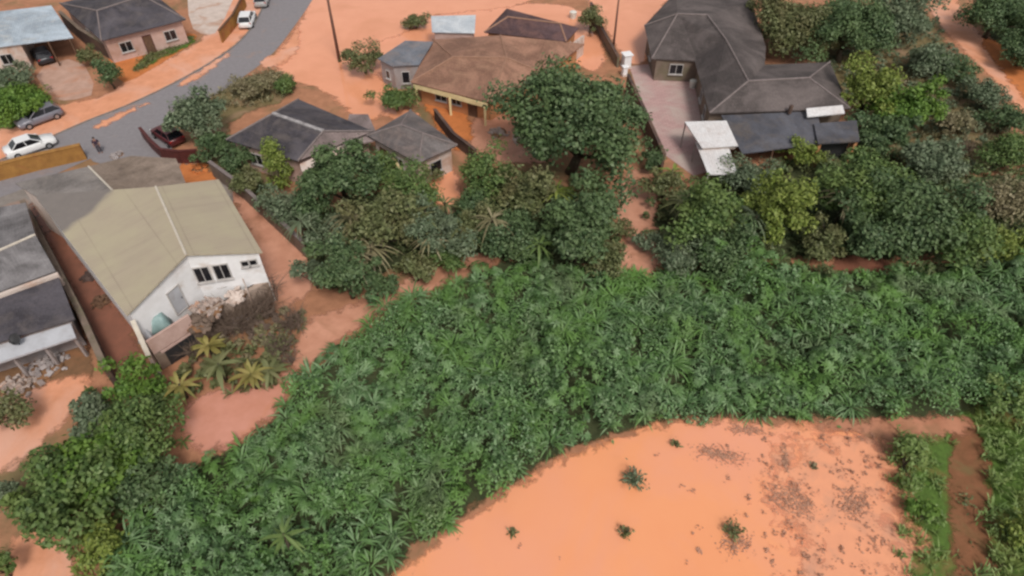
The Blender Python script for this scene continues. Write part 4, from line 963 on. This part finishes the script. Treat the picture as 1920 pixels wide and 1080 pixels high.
# covers and boards at the left end of the terrace
def cover(label, px, py, z, s, h, mat, seed):
    rng = np.random.default_rng(seed); p = P(px, py, z); r = thing('covered_stack', label, 'cover', p, rng.uniform(0, 1))
    bm = bmesh.new(); bmesh.ops.create_grid(bm, x_segments=10, y_segments=10, size=s)
    for v in bm.verts:
        d = max(abs(v.co.x), abs(v.co.y)) / s; v.co.z = h * (1 - max(0, d - .55) / .45) + rng.normal() * .05; v.co.z = max(.02, v.co.z)
    o = obj('sheet_cover', bm, MAT[mat], r, True); md = o.modifiers.new('t', 'SOLIDIFY'); md.thickness = .03
    bm = bmesh.new(); box(bm, (0, 0, h * .42), (s * 1.0, s * 1.0, h * .8)); obj('stack', bm, MAT['wood'], r)
cover('grey green plastic sheet over a stack at the left end of the terrace', 302, 612, tz, .75, 1.25, 'bluetank', 1)
cover('smaller pale sheet cover at the outer corner of the terrace', 276, 632, tz, .5, .9, 'porchgrey', 2)

# ------------------------------------------------------------------ vegetation
def thicket():
    rng = np.random.default_rng(5)
    poly = [(120, 1260), (215, 1000), (310, 915), (410, 862), (500, 800), (550, 720), (650, 650), (760, 580), (850, 532), (930, 502), (1010, 492), (1150, 525), (1260, 520), (1400, 495), (1560, 525), (1700, 510), (1950, 475), (2100, 600), (2000, 760), (1830, 790), (1650, 785), (1500, 792), (1300, 778), (1170, 808), (1060, 842), (1000, 880), (860, 972), (740, 1050), (600, 1260)]
    pts = scatter(poly, .95, rng); lv = Leaves()
    for (x, y) in pts:
        big = math.sin(x * .21 + 1.3) * math.cos(y * .27 - .4) + .6 * math.sin(x * .63 + y * .4) + rng.normal() * .35
        h = 1.6 + .95 * max(-1.0, min(1.4, big)) + rng.uniform(-.35, .35)
        grassy = math.hypot((x - 10.5) / 6.5, (y - 34.5) / 3.0) < 1 + rng.normal() * .15
        if grassy: h *= .5
        R = rng.choice([.45, .7, .95, 1.25], p=[.3, .35, .25, .1]) * rng.uniform(.85, 1.15); typ = rng.random() + .22 * math.sin(x * .45 + 2 * math.sin(y * .3))
        h *= .75 + .3 * R
        k = int(30 * R * R + 8)
        if grassy: typ = .9
        ls = rng.uniform(.2, .4)
        if typ < .36:                                        # broad palmate leaves on arching stalks
            for i in range(k):
                a = rng.uniform(0, 6.28); d = R * rng.uniform(0, 1) ** .6; z = h * (1 - .55 * (d / R) ** 2) * rng.uniform(.72, 1.1)
                lv.star(np.array((x + math.cos(a) * d, y + math.sin(a) * d, z)), (math.cos(a) * d * 1.2 + rng.normal() * .25, math.sin(a) * d * 1.2 + rng.normal() * .25), ls * rng.uniform(.6, 1.25), int(rng.integers(4, 8)), rng)
        elif typ < .62:                                      # fine leaved rounded bushes
            n = int(150 * R * R + 60); d = unit(n, rng, -.3); c = d * np.array((R, R, h * .5)) * (rng.uniform(.3, 1.1, (len(d), 1)) ** .6) + np.array((x, y, h * .55)); c[:, 2] = np.maximum(c[:, 2], .1)
            lv.cards(c, d * .5 + rng.normal(size=c.shape) * .5 + np.array((0, 0, .7)), .21 * rng.uniform(.8, 1.4), .55, rng)
        else:                                                # arching blades
            for i in range(int(20 + 20 * R)):
                a = rng.uniform(0, 6.28); e_ = rng.uniform(.4, 1.6); d = R * .5 * rng.random()
                lv.frond((x + math.cos(a) * d, y + math.sin(a) * d, h * rng.uniform(.2, .6)), (math.cos(a), math.sin(a), e_), rng.uniform(.7, 1.45) * (.6 + .45 * R), .13, rng.uniform(.35, .9), 3)
        c = rng.normal(size=(7, 3)) * np.array((.5, .5, .15)) + np.array((x, y, h * .3)); c[:, 2] = np.maximum(c[:, 2], .1)
        lv.cards(c, rng.normal(size=(7, 3)) * .6 + np.array((0, 0, 1)), .3, .5, rng)
    o = lv.build('shrub_thicket', LEAF['thicket']); tag(o, 'dense belt of broad leaved green shrubs between the houses and the flooded field', 'thicket', kind='stuff')
    print('thicket plants', len(pts), 'quads', sum(len(q) for q in lv.q))
thicket()

def herb_patch(name, label, poly, spacing, h, key, seed, L=.7, W=.07, n=9, ragged=1.0):
    rng = np.random.default_rng(seed); pts = scatter(poly, spacing, rng); lv = Leaves()
    if ragged < 1: pts = pts + rng.normal(size=pts.shape) * .3; pts = pts[rng.random(len(pts)) < ragged * (.8 + .35 * np.sin(pts[:, 0] * 1.7) * np.cos(pts[:, 1] * 2.1))]
    for (x, y) in pts:
        hh = h * rng.uniform(.6, 1.25)
        for i in range(n):
            a = rng.uniform(0, 6.28); lv.frond((x + rng.normal() * .12, y + rng.normal() * .12, .02), (math.cos(a), math.sin(a), rng.uniform(.8, 2.4)), hh * L * rng.uniform(.8, 1.4), W, rng.uniform(.1, .5), 3)
        if rng.random() < .5:
            c = rng.normal(size=(14, 3)) * np.array((.25, .25, .12)) + np.array((x, y, hh * .6)); c[:, 2] = np.maximum(c[:, 2], .06); lv.cards(c, rng.normal(size=(14, 3)) * .5 + np.array((0, 0, 1)), .22, .5, rng)
    tag(lv.build(name, LEAF[key]), label, 'grass', kind='stuff')
herb_patch('tall_grass', 'strip of fresh green tall grass right of the flooded field', [(1664, 835), (1700, 815), (1770, 815), (1765, 880), (1778, 1000), (1765, 1250), (1725, 1250), (1706, 1090), (1690, 990)], .55, .8, 'fresh', 1, W=.10, ragged=.8)
herb_patch('tall_grass', 'pale green tall grass at the right edge beyond the brown track', [(1830, 770), (1980, 690), (2100, 900), (1990, 1250), (1860, 1250), (1850, 1000), (1845, 880)], .5, 1.2, 'fresh', 2, W=.12, ragged=.85)
herb_patch('tall_grass', 'thin weeds growing on the brown track between the two grass strips', [(1780, 800), (1840, 800), (1850, 1000), (1860, 1200), (1800, 1200), (1790, 1000)], .9, .35, 'olive', 11, W=.1, ragged=.35)
herb_patch('tall_grass', 'dry grass on the scrub slope near the mud path', [(1600, 190), (1700, 130), (1780, 110), (1880, 220), (1910, 320), (1800, 330), (1700, 320)], .9, .8, 'dry', 3, W=.12)
herb_patch('tall_grass', 'olive grass in front of the dark patio roof', [(1500, 290), (1620, 275), (1680, 310), (1620, 340), (1510, 330)], .55, .7, 'olive', 4, W=.12)
herb_patch('tall_grass', 'brown weeds along the lower side of the road bend', [(335, 200), (460, 150), (520, 132), (550, 152), (530, 185), (440, 210)], .7, .8, 'dry', 5, W=.12)
herb_patch('tall_grass', 'green weeds at the lower left corner', [(150, 1040), (240, 1000), (260, 1060), (140, 1250), (100, 1250)], .5, .9, 'yellow', 6, W=.1)
herb_patch('tall_grass', 'thin green grass on the verge below the dark hipped house', [(262, 110), (330, 76), (370, 68), (355, 85), (300, 112), (255, 135)], .5, .35, 'olive', 7, W=.1)
herb_patch('tall_grass', 'sparse olive weeds on the wet mud at the upper edge of the shrub belt', [(690, 600), (800, 555), (900, 525), (960, 520), (900, 560), (800, 600), (700, 650)], .8, .6, 'olive', 8, W=.1)

T = [
    # (name, label, cx, cy, rx, ry, leaf key, crown height, extra)
    ('broadleaf_tree', 'very large round dark green tree between the brown house and the courtyard', 1076, 238, 138, 108, 'dark', 4.8, dict(dens=1.2, leaf=.29)),
    ('broadleaf_tree', 'dark green round tree below the slate roof', 640, 335, 68, 60, 'dark', 3.4, {}),
    ('bush', 'small olive bush reaching into the wet mud gap from the left', 1160, 425, 24, 20, 'olive', 1.0, {}),
    ('bush', 'small grey bush in the middle of the wet mud gap', 1212, 455, 22, 16, 'grey', .8, {}),
    ('bush', 'dark green bush tucked left under the round tree below the slate roof', 585, 385, 45, 40, 'dark', 1.8, {}),
    ('broadleaf_tree', 'grey green tree beside the road just behind the parked red car', 372, 222, 52, 48, 'grey', 2.6, {}),
    ('bush', 'dark bush at the upper end of the long weathered wall', 408, 275, 36, 34, 'dark', 1.5, {}),
    ('bush', 'olive bush against the middle of the long weathered wall', 462, 345, 34, 40, 'olive', 1.5, {}),
    ('bush', 'dark grey green bush near the lower end of the long weathered wall', 535, 398, 42, 42, 'grey', 1.6, {}),
    ('conifer', 'yellowish conical tree in front of the slate roof', 516, 308, 36, 46, 'yellow', 2.4, dict(form='cone')),
    ('bush', 'light green round bush left of the cream veranda', 742, 186, 36, 25, 'mid', 1.3, {}),
    ('bush', 'dark brownish bush left of the blue grey annex', 682, 112, 36, 34, 'olive', 1.6, {}),
    ('bush', 'small dark bush on the flood edge behind the annex', 780, 40, 22, 12, 'olive', .8, {}),
    ('broadleaf_tree', 'mid green tree left of the small mud gap below the pavilion', 768, 358, 52, 46, 'mid', 2.6, {}),
    ('broadleaf_tree', 'dry olive tree above the muddy path below the pavilion', 712, 430, 66, 62, 'olive', 2.8, dict(dens=.75)),
    ('broadleaf_tree', 'tall dark green tree at the corner of the wet mud path', 648, 500, 58, 68, 'dark', 3.2, {}),
    ('bush', 'grey olive bush left of the dry olive tree', 610, 440, 40, 42, 'grey', 1.7, dict(dens=.8)),
    ('broadleaf_tree', 'olive tree in the middle of the row above the muddy path', 815, 435, 58, 50, 'grey', 2.6, dict(dens=.85)),
    ('broadleaf_tree', 'green tree right of the small mud gap, left of the big round tree', 918, 335, 54, 50, 'mid', 2.8, {}),
    ('broadleaf_tree', 'dark olive tree under the lower left of the big round tree', 1000, 370, 60, 55, 'olive', 2.8, {}),
    ('broadleaf_tree', 'dark green tree overhanging the upper rim of the shrub belt', 1085, 432, 72, 66, 'dark', 3.2, {}),
    ('bush', 'dark green bush left of the tree overhanging the shrub belt', 960, 440, 58, 42, 'dark', 1.8, {}),
    ('bush', 'dark green bush right below the green tree beside the small mud gap', 900, 392, 46, 36, 'dark', 1.6, {}),
    ('bush', 'low olive bush on the rim between the wet mud gap and the overhanging tree', 1150, 478, 34, 28, 'olive', 1.2, {}),
    ('bush', 'grey bush at the lower right of the wet mud gap', 1262, 478, 50, 34, 'grey', 1.4, {}),
    ('bush', 'dark bush below the mid green tree right of the wet mud gap', 1350, 470, 56, 36, 'dark', 1.6, {}),
    ('bush', 'dark bush at the right edge of the alley mouth', 300, 735, 28, 24, 'mid', 1.0, {}),
    ('bush', 'dark bush against the front wall of the slate house', 598, 305, 40, 22, 'dark', 1.4, {}),
    ('bush', 'mid green bush under the left eave of the pavilion', 705, 312, 34, 26, 'mid', 1.5, {}),
    ('bush', 'olive bush in front of the right wall of the pavilion', 800, 318, 26, 22, 'olive', 1.2, {}),
    ('bush', 'dark bush at the left foot of the slate roof behind the weathered wall', 445, 300, 34, 26, 'dark', 1.4, {}),
    ('bush', 'dark green bush overhanging the muddy path right of the tall corner tree', 705, 540, 36, 26, 'dark', 1.2, {}),
    ('bush', 'olive bush overhanging the middle of the muddy path', 780, 505, 38, 24, 'olive', 1.2, {}),
    ('bush', 'green bush overhanging the right end of the muddy path', 850, 478, 38, 22, 'mid', 1.2, {}),
    ('bush', 'grey bush left of the tall corner tree by the pale yard', 588, 515, 30, 34, 'grey', 1.4, {}),
    ('bush', 'olive brown bush in the tree row above the orange mud strip', 890, 425, 44, 40, 'olive', 1.7, {}),
    ('broadleaf_tree', 'mid green tree right of the wet mud gap', 1330, 405, 66, 62, 'mid', 2.9, {}),
    ('broadleaf_tree', 'bright yellow green tree in the middle of the right tree row', 1462, 395, 62, 72, 'yellow', 3.2, {}),
    ('bush', 'grey green bush below the lower white canopy', 1400, 335, 48, 32, 'grey', 1.5, {}),
    ('bush', 'light yellow green bush in front of the bluish veranda roof', 1492, 282, 32, 28, 'yellow', 1.6, {}),
    ('broadleaf_tree', 'wide green tree below the dark patio roof', 1625, 360, 84, 62, 'mid', 3.0, {}),
    ('broadleaf_tree', 'wide dark green tree at the right end of the tree row', 1715, 400, 88, 72, 'dark', 3.2, {}),
    ('bush', 'dark bush over the small red pond', 1635, 445, 62, 40, 'dark', 1.9, {}),
    ('bush', 'green bush between the yellow green tree and the red pond', 1545, 455, 46, 40, 'olive', 1.7, {}),
    ('broadleaf_tree', 'olive tree at the right edge above the shrub belt', 1800, 440, 62, 52, 'mid', 2.6, {}),
    ('bush', 'dry brown bush at the right edge below the scrub slope', 1880, 375, 52, 44, 'dry', 1.8, {}),
    ('bush', 'fresh green bush at the right edge above the dry brown bush', 1895, 285, 46, 34, 'mid', 1.6, {}),
    ('bush', 'bright green bush at the right edge at the rim of the shrub belt', 1880, 455, 50, 32, 'yellow', 1.5, {}),
    ('broadleaf_tree', 'dark tree behind the right end of the grey complex', 1482, 50, 78, 44, 'olive', 3.0, {}),
    ('broadleaf_tree', 'very dark green tree at the top right of the grey complex', 1590, 62, 78, 52, 'dark', 3.4, {}),
    ('broadleaf_tree', 'grey green tree at the top edge left of the mud path', 1680, 45, 62, 52, 'grey', 2.8, {}),
    ('broadleaf_tree', 'light yellow green tree right beside the grey complex', 1625, 175, 52, 66, 'yellow', 3.2, dict(dens=.9)),
    ('broadleaf_tree', 'fresh green round tree right of the light yellow green one', 1700, 205, 56, 46, 'bright', 2.6, {}),
    ('bush', 'dark green bush under the fresh green round tree', 1668, 258, 52, 34, 'dark', 1.6, {}),
    ('bush', 'grey scrub bush on the slope left of the mud path', 1742, 118, 44, 36, 'grey', 1.5, dict(dens=.8)),
    ('bush', 'dark scrub bush on the slope close to the mud path', 1788, 130, 32, 36, 'dark', 1.5, dict(dens=.9)),
    ('bush', 'dry scrub bush in the middle of the scrub slope', 1782, 235, 34, 30, 'dry', 1.3, dict(dens=.7)),
    ('bush', 'grey green scrub bush below the clay bank', 1850, 180, 40, 32, 'grey', 1.4, {}),
    ('bush', 'green scrub bush at the right edge below the clay bank', 1885, 225, 38, 32, 'dark', 1.5, {}),
    ('bush', 'grey dark bush at the foot of the scrub slope', 1745, 305, 58, 34, 'grey', 1.5, {}),
    ('broadleaf_tree', 'dark green tree in the top right corner beyond the mud path', 1868, 28, 62, 42, 'dark', 2.8, {}),
    ('bush', 'dark green bush at the right edge beyond the clay bank', 1925, 92, 50, 46, 'dark', 2.0, {}),
    ('bush', 'dark upright shrub at the end of the driveway of the metal roofed house', 205, 142, 26, 30, 'dark', 1.5, {}),
    ('bush', 'olive shrub on the dark olive wall between the two top left houses', 165, 108, 20, 24, 'olive', 1.2, {}),
    ('hedge', 'green clipped hedge beside the dark grey car', 42, 194, 58, 30, 'bright', 1.3, {}),
    ('bush', 'dark grey bush above the green hedge at the left edge', 22, 148, 40, 22, 'grey', 1.4, {}),
    ('bush', 'small green bush at the corner of the flooded street near the road bend', 532, 162, 24, 15, 'mid', .9, {}),
    ('bush', 'brown olive bush in the weeds of the road bend', 470, 165, 36, 22, 'dry', 1.0, {}),
    ('bush', 'dark bush on the wall by the flooded side street', 1108, 40, 26, 26, 'olive', 1.5, {}),
    ('bush', 'bright green bush topping the lower left tree group beside the alley', 248, 718, 48, 46, 'bright', 2.2, {}),
    ('bush', 'grey dark bush left of the bright topmost bush in the lower left group', 178, 770, 42, 34, 'grey', 1.6, {}),
    ('broadleaf_tree', 'green tree in the middle of the lower left group beside the pink mud', 268, 810, 76, 58, 'mid', 2.4, {}),
    ('broadleaf_tree', 'bright green tree in the centre of the lower left group', 195, 875, 86, 56, 'bright', 2.5, {}),
    ('broadleaf_tree', 'large dark green tree lowest in the lower left group', 130, 940, 88, 74, 'mid', 2.8, {}),
    ('bush', 'dark green bush right of the lowest tree in the lower left group', 270, 900, 56, 46, 'dark', 1.7, {}),
    ('bush', 'yellow green bush below the lower left tree group', 195, 1010, 44, 40, 'yellow', 1.4, {}),
    ('bush', 'grey bush at the left edge beside the lowest tree', 5, 935, 34, 52, 'grey', 1.8, {}),
    ('bush', 'green bush in the lower left corner', -5, 1060, 30, 40, 'mid', 1.4, {}),
    ('bush', 'dark brown bush at the left edge below the rubble', 10, 770, 40, 34, 'olive', 1.4, dict(dens=.8)),
    ('bush', 'leafy bush in the scrub right of the mud gap and under the courtyard', 1245, 355, 34, 40, 'olive', 1.6, {}),
    ('bush', 'dark bush at the foot of the courtyard wall', 1225, 300, 26, 24, 'dark', 1.2, {}),
    ('bush', 'pale green bush at the right edge above the tall grass', 1895, 750, 50, 40, 'fresh', 1.3, {}),
    ('bush', 'fresh green bush in the grass strip beside the field corner', 1705, 862, 42, 36, 'fresh', 1.0, {}),
    ('bush', 'fresh green bush halfway down the grass strip by the field', 1735, 965, 30, 26, 'bright', .7, {}),
    ('bush', 'light yellow green bush in the lower right corner', 1905, 985, 34, 50, 'yellow', 1.0, {}),
]
for (nm, lb, cx, cy, rx, ry, key, zc, kw) in T:
    tree(nm, lb, cx, cy, rx, ry, key, zc, cat='tree' if 'tree' in nm or nm == 'conifer' else nm, **kw)

def scrub(name, label, poly, spacing, key, seed, hmax=1.4, keep=.8, skip=()):
    """low mixed scrub filling the ground between the trees"""
    rng = np.random.default_rng(seed); pts = scatter(poly, spacing, rng); pts = pts[rng.random(len(pts)) < keep]; lv = Leaves()
    for (x, y) in pts:
        h = hmax * rng.uniform(.25, 1) * (.75 + .35 * math.sin(x * .5) * math.cos(y * .6)); r = rng.uniform(.35, .85) * spacing * .8; t = rng.random()
        if t < .75:
            n = int(40 + 40 * r); d = unit(n, rng, -.2); c = d * np.array((r, r, h * .5)) * rng.uniform(.5, 1.1, (len(d), 1)) + np.array((x, y, h * .55)); c = c[c[:, 2] > .05]
            lv.cards(c, rng.normal(size=c.shape) * .5 + np.array((0, 0, .9)), .3, .55, rng)
        else:
            for i in range(11):
                a = rng.uniform(0, 6.28); lv.frond((x, y, h * .3), (math.cos(a), math.sin(a), rng.uniform(.4, 1.6)), rng.uniform(.7, 1.2) * (.6 + h * .4), .12, rng.uniform(.4, .8), 3)
    tag(lv.build(name, LEAF[key]), label, 'scrub', kind='stuff')
scrub('scrub', 'mixed scrub filling the ground between the trees below the slate roof', [(430, 330), (470, 330), (560, 400), (640, 395), (720, 345), (780, 340), (810, 400), (880, 400), (900, 350), (960, 330), (1120, 350), (1160, 440), (1150, 520), (1050, 505), (960, 470), (860, 465), (760, 500), (680, 550), (600, 560), (580, 470)], 1.0, 'scrub', 21, 1.7, .9)
scrub('scrub', 'mixed scrub filling the ground of the right tree row', [(1200, 420), (1240, 350), (1330, 335), (1400, 320), (1500, 305), (1640, 290), (1760, 320), (1990, 320), (1990, 500), (1700, 520), (1670, 500), (1640, 475), (1560, 485), (1550, 530), (1400, 505), (1260, 520), (1235, 480)], 1.0, 'scrub', 22, 1.8, .92)
scrub('scrub', 'dry greyish scrub on the slope between the grey complex and the mud path', [(1450, 60), (1560, 40), (1720, 10), (1780, 90), (1880, 190), (1960, 310), (1760, 330), (1640, 290), (1600, 200), (1540, 110)], 1.25, 'grey', 23, 1.5, .7)
scrub('scrub', 'dark scrub beyond the clay bank in the top right corner', [(1790, -40), (1960, -60), (2050, 200), (1960, 190), (1880, 80)], 1.3, 'dark', 24, 1.6, .85)
scrub('scrub', 'scrub under the lower left tree group', [(180, 740), (290, 700), (340, 770), (350, 850), (300, 960), (200, 1060), (80, 1020), (30, 940), (90, 880), (150, 830)], 1.0, 'mid', 25, 1.4, .9)
scrub('scrub', 'yellowing scrub around the banana plants', [(320, 700), (400, 650), (520, 660), (530, 720), (440, 745), (330, 745)], .75, 'olive', 26, 1.6, .95)
scrub('scrub', 'brown scrub at the foot of the white house terrace', [(370, 690), (430, 625), (560, 570), (580, 620), (530, 690), (450, 690)], .85, 'dry', 27, 1.2, .75)
scrub('scrub', 'weeds and scrub along the long weathered wall', [(400, 260), (440, 300), (470, 330), (560, 400), (620, 470), (590, 480), (500, 390), (420, 320)], .9, 'olive', 28, 1.2, .8)

# banana and palm like plants
for (lb, px, py, h, n, L, W, key) in [
    ('banana plant with yellowing leaves just below the dark store opening', 350, 745, 1.3, 11, 1.5, .34, 'banana'),
    ('banana plant with tall yellow green leaves below the white house', 425, 715, 1.7, 12, 1.8, .36, 'olive'),
    ('banana plant at the right end of the clump below the white house', 482, 728, 1.4, 12, 1.6, .34, 'banana'),
    ('brownish banana plant nearest the terrace rubble', 400, 668, 1.1, 10, 1.5, .4, 'banana'),
    ('dark green banana plant between the yellowing ones and the mud path', 512, 715, 1.0, 11, 1.4, .34, 'olive')]:
    fan_plant('banana_plant', lb, px, py, h * 1.1, n + 6, L * 1.05, W * .95, key, group='banana plants below the white house')
for (lb, px, py, h, n, L, W, key) in [
    ('palm with arching olive fronds at the right of the wet mud gap', 1275, 425, 3.0, 24, 2.4, .22, 'olive'),
    ('palm with yellowish fronds under the courtyard corner', 1255, 350, 1.8, 16, 1.8, .22, 'yellow'),
    ('palm with brown arching fronds left of the wet mud gap', 1112, 415, 3.0, 24, 2.4, .22, 'olive'),
    ('palm with dry fronds in the olive trees above the muddy path', 705, 515, 3.0, 26, 2.4, .2, 'dry'),
    ('palm with dry fronds right of the other dry palm above the muddy path', 812, 495, 2.8, 24, 2.2, .2, 'dry'),
    ('feathery green palm between the round tree and the long weathered wall', 578, 462, 2.8, 24, 2.2, .18, 'grey'),
    ('feathery olive palm left of the dry palm above the muddy path', 668, 462, 3.4, 26, 2.5, .2, 'dry'),
    ('feathery palm in the tree row right below the pavilion', 752, 445, 3.4, 26, 2.5, .2, 'dry'),
    ('feathery green palm above the orange mud strip', 868, 480, 2.8, 24, 2.2, .18, 'olive'),
    ('feathery palm directly below the small mud gap', 838, 425, 2.6, 24, 2.1, .18, 'olive'),
    ('feathery yellowish palm under the big round tree', 1040, 412, 3.2, 26, 2.4, .2, 'yellow'),
    ('feathery palm on the rim of the shrub belt below the overhanging tree', 1010, 500, 2.4, 24, 2.0, .18, 'mid'),
    ('feathery grey palm in the right tree row beside the yellow green tree', 1400, 462, 3.2, 26, 2.4, .2, 'grey'),
    ('drooping dry palm just right of the tall dark corner tree', 672, 540, 3.6, 28, 2.5, .2, 'dry'),
    ('drooping olive palm in front of the olive tree in the middle of the row', 790, 470, 3.8, 28, 2.5, .2, 'olive'),
    ('drooping olive brown palm left of the dark bush under the overhanging tree', 925, 470, 3.4, 26, 2.4, .2, 'dry'),
    ('drooping olive palm under the lower canopy step', 1330, 455, 3.6, 28, 2.5, .2, 'olive'),
    ('drooping brownish palm between the yellow green tree and the wide green tree', 1560, 430, 3.8, 28, 2.5, .2, 'dry'),
    ('tall pale stemmed palm in the shrub belt near the lower left', 552, 1040, 2.5, 16, 1.5, .2, 'mid')]:
    fan_plant('palm', lb, px, py, h, n, L, W, key, droop=.75, up=.8)

# bare brush
twig_bush('dry_brush', 'bare grey brown brush against the right end of the white house', 505, 590, 1.9, 34, leafkey=None)
twig_bush('dry_brush', 'bare brown brush on the mud right of the white house', 555, 615, 1.7, 40)
twig_bush('dry_brush', 'tangle of dead branches lying against the terrace front', 470, 612, 2.0, 54, spread=1.3)
twig_bush('dry_brush', 'dead brush under the right corner of the white house gable', 500, 560, 2.2, 36)
twig_bush('dry_brush', 'dead brush right of the yellowing banana clump', 530, 660, 1.5, 34, leafkey='olive')
twig_bush('dry_brush', 'dead brush between the store opening and the banana plants', 372, 668, 1.3, 34, spread=1.2)
twig_bush('dry_brush', 'bare dark brush lowest on the mud path right of the banana plants', 545, 680, 1.0, 18)
twig_bush('dry_brush', 'brown leafless brush in front of the terrace rubble', 430, 625, 1.7, 44, spread=1.2)
twig_bush('dry_brush', 'grey leafless brush at the scrub slope beside the pale stones', 1805, 290, 1.4, 24, leafkey='dry')

# the plants and drift in the flooded field
def field_plant(label, px, py, s_, key, seed):
    rng = np.random.default_rng(seed); p = P(px, py, .02); r = thing('drowned_shrub', label, 'shrub', p, 0, 'shrubs standing in the flooded field'); lv = Leaves()
    for i in range(int(18 * s_ + 8)):
        a = rng.uniform(0, 6.28); lv.frond((rng.normal() * .1, rng.normal() * .1, .05 + rng.uniform(0, .3) * s_), (math.cos(a), math.sin(a), rng.uniform(.3, 1.8)), s_ * rng.uniform(.5, .95), .15, rng.uniform(.2, .7), 3)
    c = rng.normal(size=(int(70 * s_), 3)) * np.array((.34, .34, .3)) * s_ + np.array((0, 0, .5 * s_)); c = c[c[:, 2] > .05]; lv.cards(c, rng.normal(size=c.shape) * .6 + np.array((0, 0, 1)), .24, .5, rng)
    lv.build('leaves', LEAF[key], r)
    bm = bmesh.new()
    for i in range(6): a = rng.uniform(0, 6.28); tube(bm, [(0, 0, -.1), (math.cos(a) * .2 * s_, math.sin(a) * .2 * s_, .4 * s_), (math.cos(a) * .4 * s_, math.sin(a) * .4 * s_, .8 * s_)], [.03, .022, .01], 5)
    obj('stems', bm, MAT['twig'], r)
field_plant('largest grey green shrub standing in the flooded field, nearest the shrub belt', 1186, 902, 1.15, 'grey', 1)
field_plant('small olive shrub in the flooded field below the largest one', 1172, 1002, .6, 'olive', 2)
field_plant('medium olive shrub in the flooded field beside the silt bank', 1372, 1000, .85, 'olive', 3)
field_plant('tiny shrub in the water close to the upper rim of the field', 1266, 835, .4, 'olive', 4)
field_plant('tiny brown shrub in the field right of the drift line', 1525, 876, .35, 'dry', 5)
field_plant('tiny dark shrub in the left part of the flooded field', 962, 1000, .35, 'olive', 6)
def drift(label, px, py, L, rz, seed, n=10, w_=.25):
    rng = np.random.default_rng(seed); p = P(px, py, .03); r = thing('driftwood', label, 'driftwood', p, rz, 'drift lying in the flooded field'); bm = bmesh.new()
    for i in range(int(n * 1.8)):
        x = rng.uniform(-.5, .5) * L; y = rng.normal() * w_ * .5; a = rng.normal() * .7; l = L * rng.uniform(.06, .34)
        tube(bm, [(x - math.cos(a) * l / 2, y - math.sin(a) * l / 2, .02), (x, y + rng.normal() * .05, .03 + rng.uniform(0, .05)), (x + math.cos(a) * l / 2, y + math.sin(a) * l / 2, .02)], [.012, .024, .01], 5)
    obj('sticks', bm, MAT['driftstick'], r)
    lv = Leaves(); k = int(n * 14); c = np.stack([rng.normal(size=k) * L * .3, rng.normal(size=k) * w_ * .55, rng.uniform(.01, .06, k)], 1); lv.cards(c, rng.normal(size=(k, 3)) * .3 + np.array((0, 0, 1)), .12, .6, rng); tag(lv.build('leaf_litter', MAT['litter'], r), kind='stuff')
drift('long brown line of drift sticks below the upper rim of the field', 1350, 852, 2.6, -.25, 1, 22, .5)
drift('short upright bundle of drift at the right of the long drift line', 1472, 862, 1.4, 1.4, 2, 10, .2)
drift('wide grey drift raft on the silt bank', 1480, 935, 2.4, -.6, 3, 28, .8)
drift('lower grey drift raft on the silt bank nearer the grass strip', 1600, 945, 2.0, .5, 4, 22, .8)
drift('curved drift ring around the medium olive shrub', 1378, 1018, 1.5, .1, 5, 14, .6)
drift('thin pale drift at the foot of the shrub belt by the field', 1400, 806, 2.0, -.1, 6, 12, .3)

def specks():
    rng = np.random.default_rng(9); lv = Leaves()
    for poly, sp_, pr_ in (([(1430, 812), (1640, 806), (1700, 990), (1700, 1100), (1450, 1100), (1420, 900)], .3, .42), ([(1250, 830), (1430, 810), (1460, 1090), (1290, 1090)], .6, .16), ([(900, 990), (1150, 850), (1300, 810), (1340, 1090), (850, 1090)], 1.0, .06)):
        pts = scatter(poly, sp_, rng); cl = .5 + .5 * np.sin(pts[:, 0] * 1.9 + 2 * np.sin(pts[:, 1] * 1.3)) * np.cos(pts[:, 1] * 1.6 + np.sin(pts[:, 0] * .9)); pts = pts[rng.random(len(pts)) < pr_ * 2 * cl ** 1.5]
        for (x, y) in pts:
            k = int(rng.integers(2, 9) * rng.uniform(.4, 1.6)) + 1; c = np.stack([x + rng.normal(size=k) * .09, y + rng.normal(size=k) * .09, np.full(k, .07) + rng.uniform(-.02, .05, k)], 1)
            lv.cards(c, rng.normal(size=(k, 3)) * .35 + np.array((0, 0, 1)), .11 * rng.uniform(.5, 1.8), .6, rng)
    tag(lv.build('floating_debris', M_plain('wet_debris', (.50, .26, .17), (.31, .155, .10), 3, .8, .3, .2)), 'scattered brown plant debris on the silt and flood water', 'debris', kind='stuff')
specks()
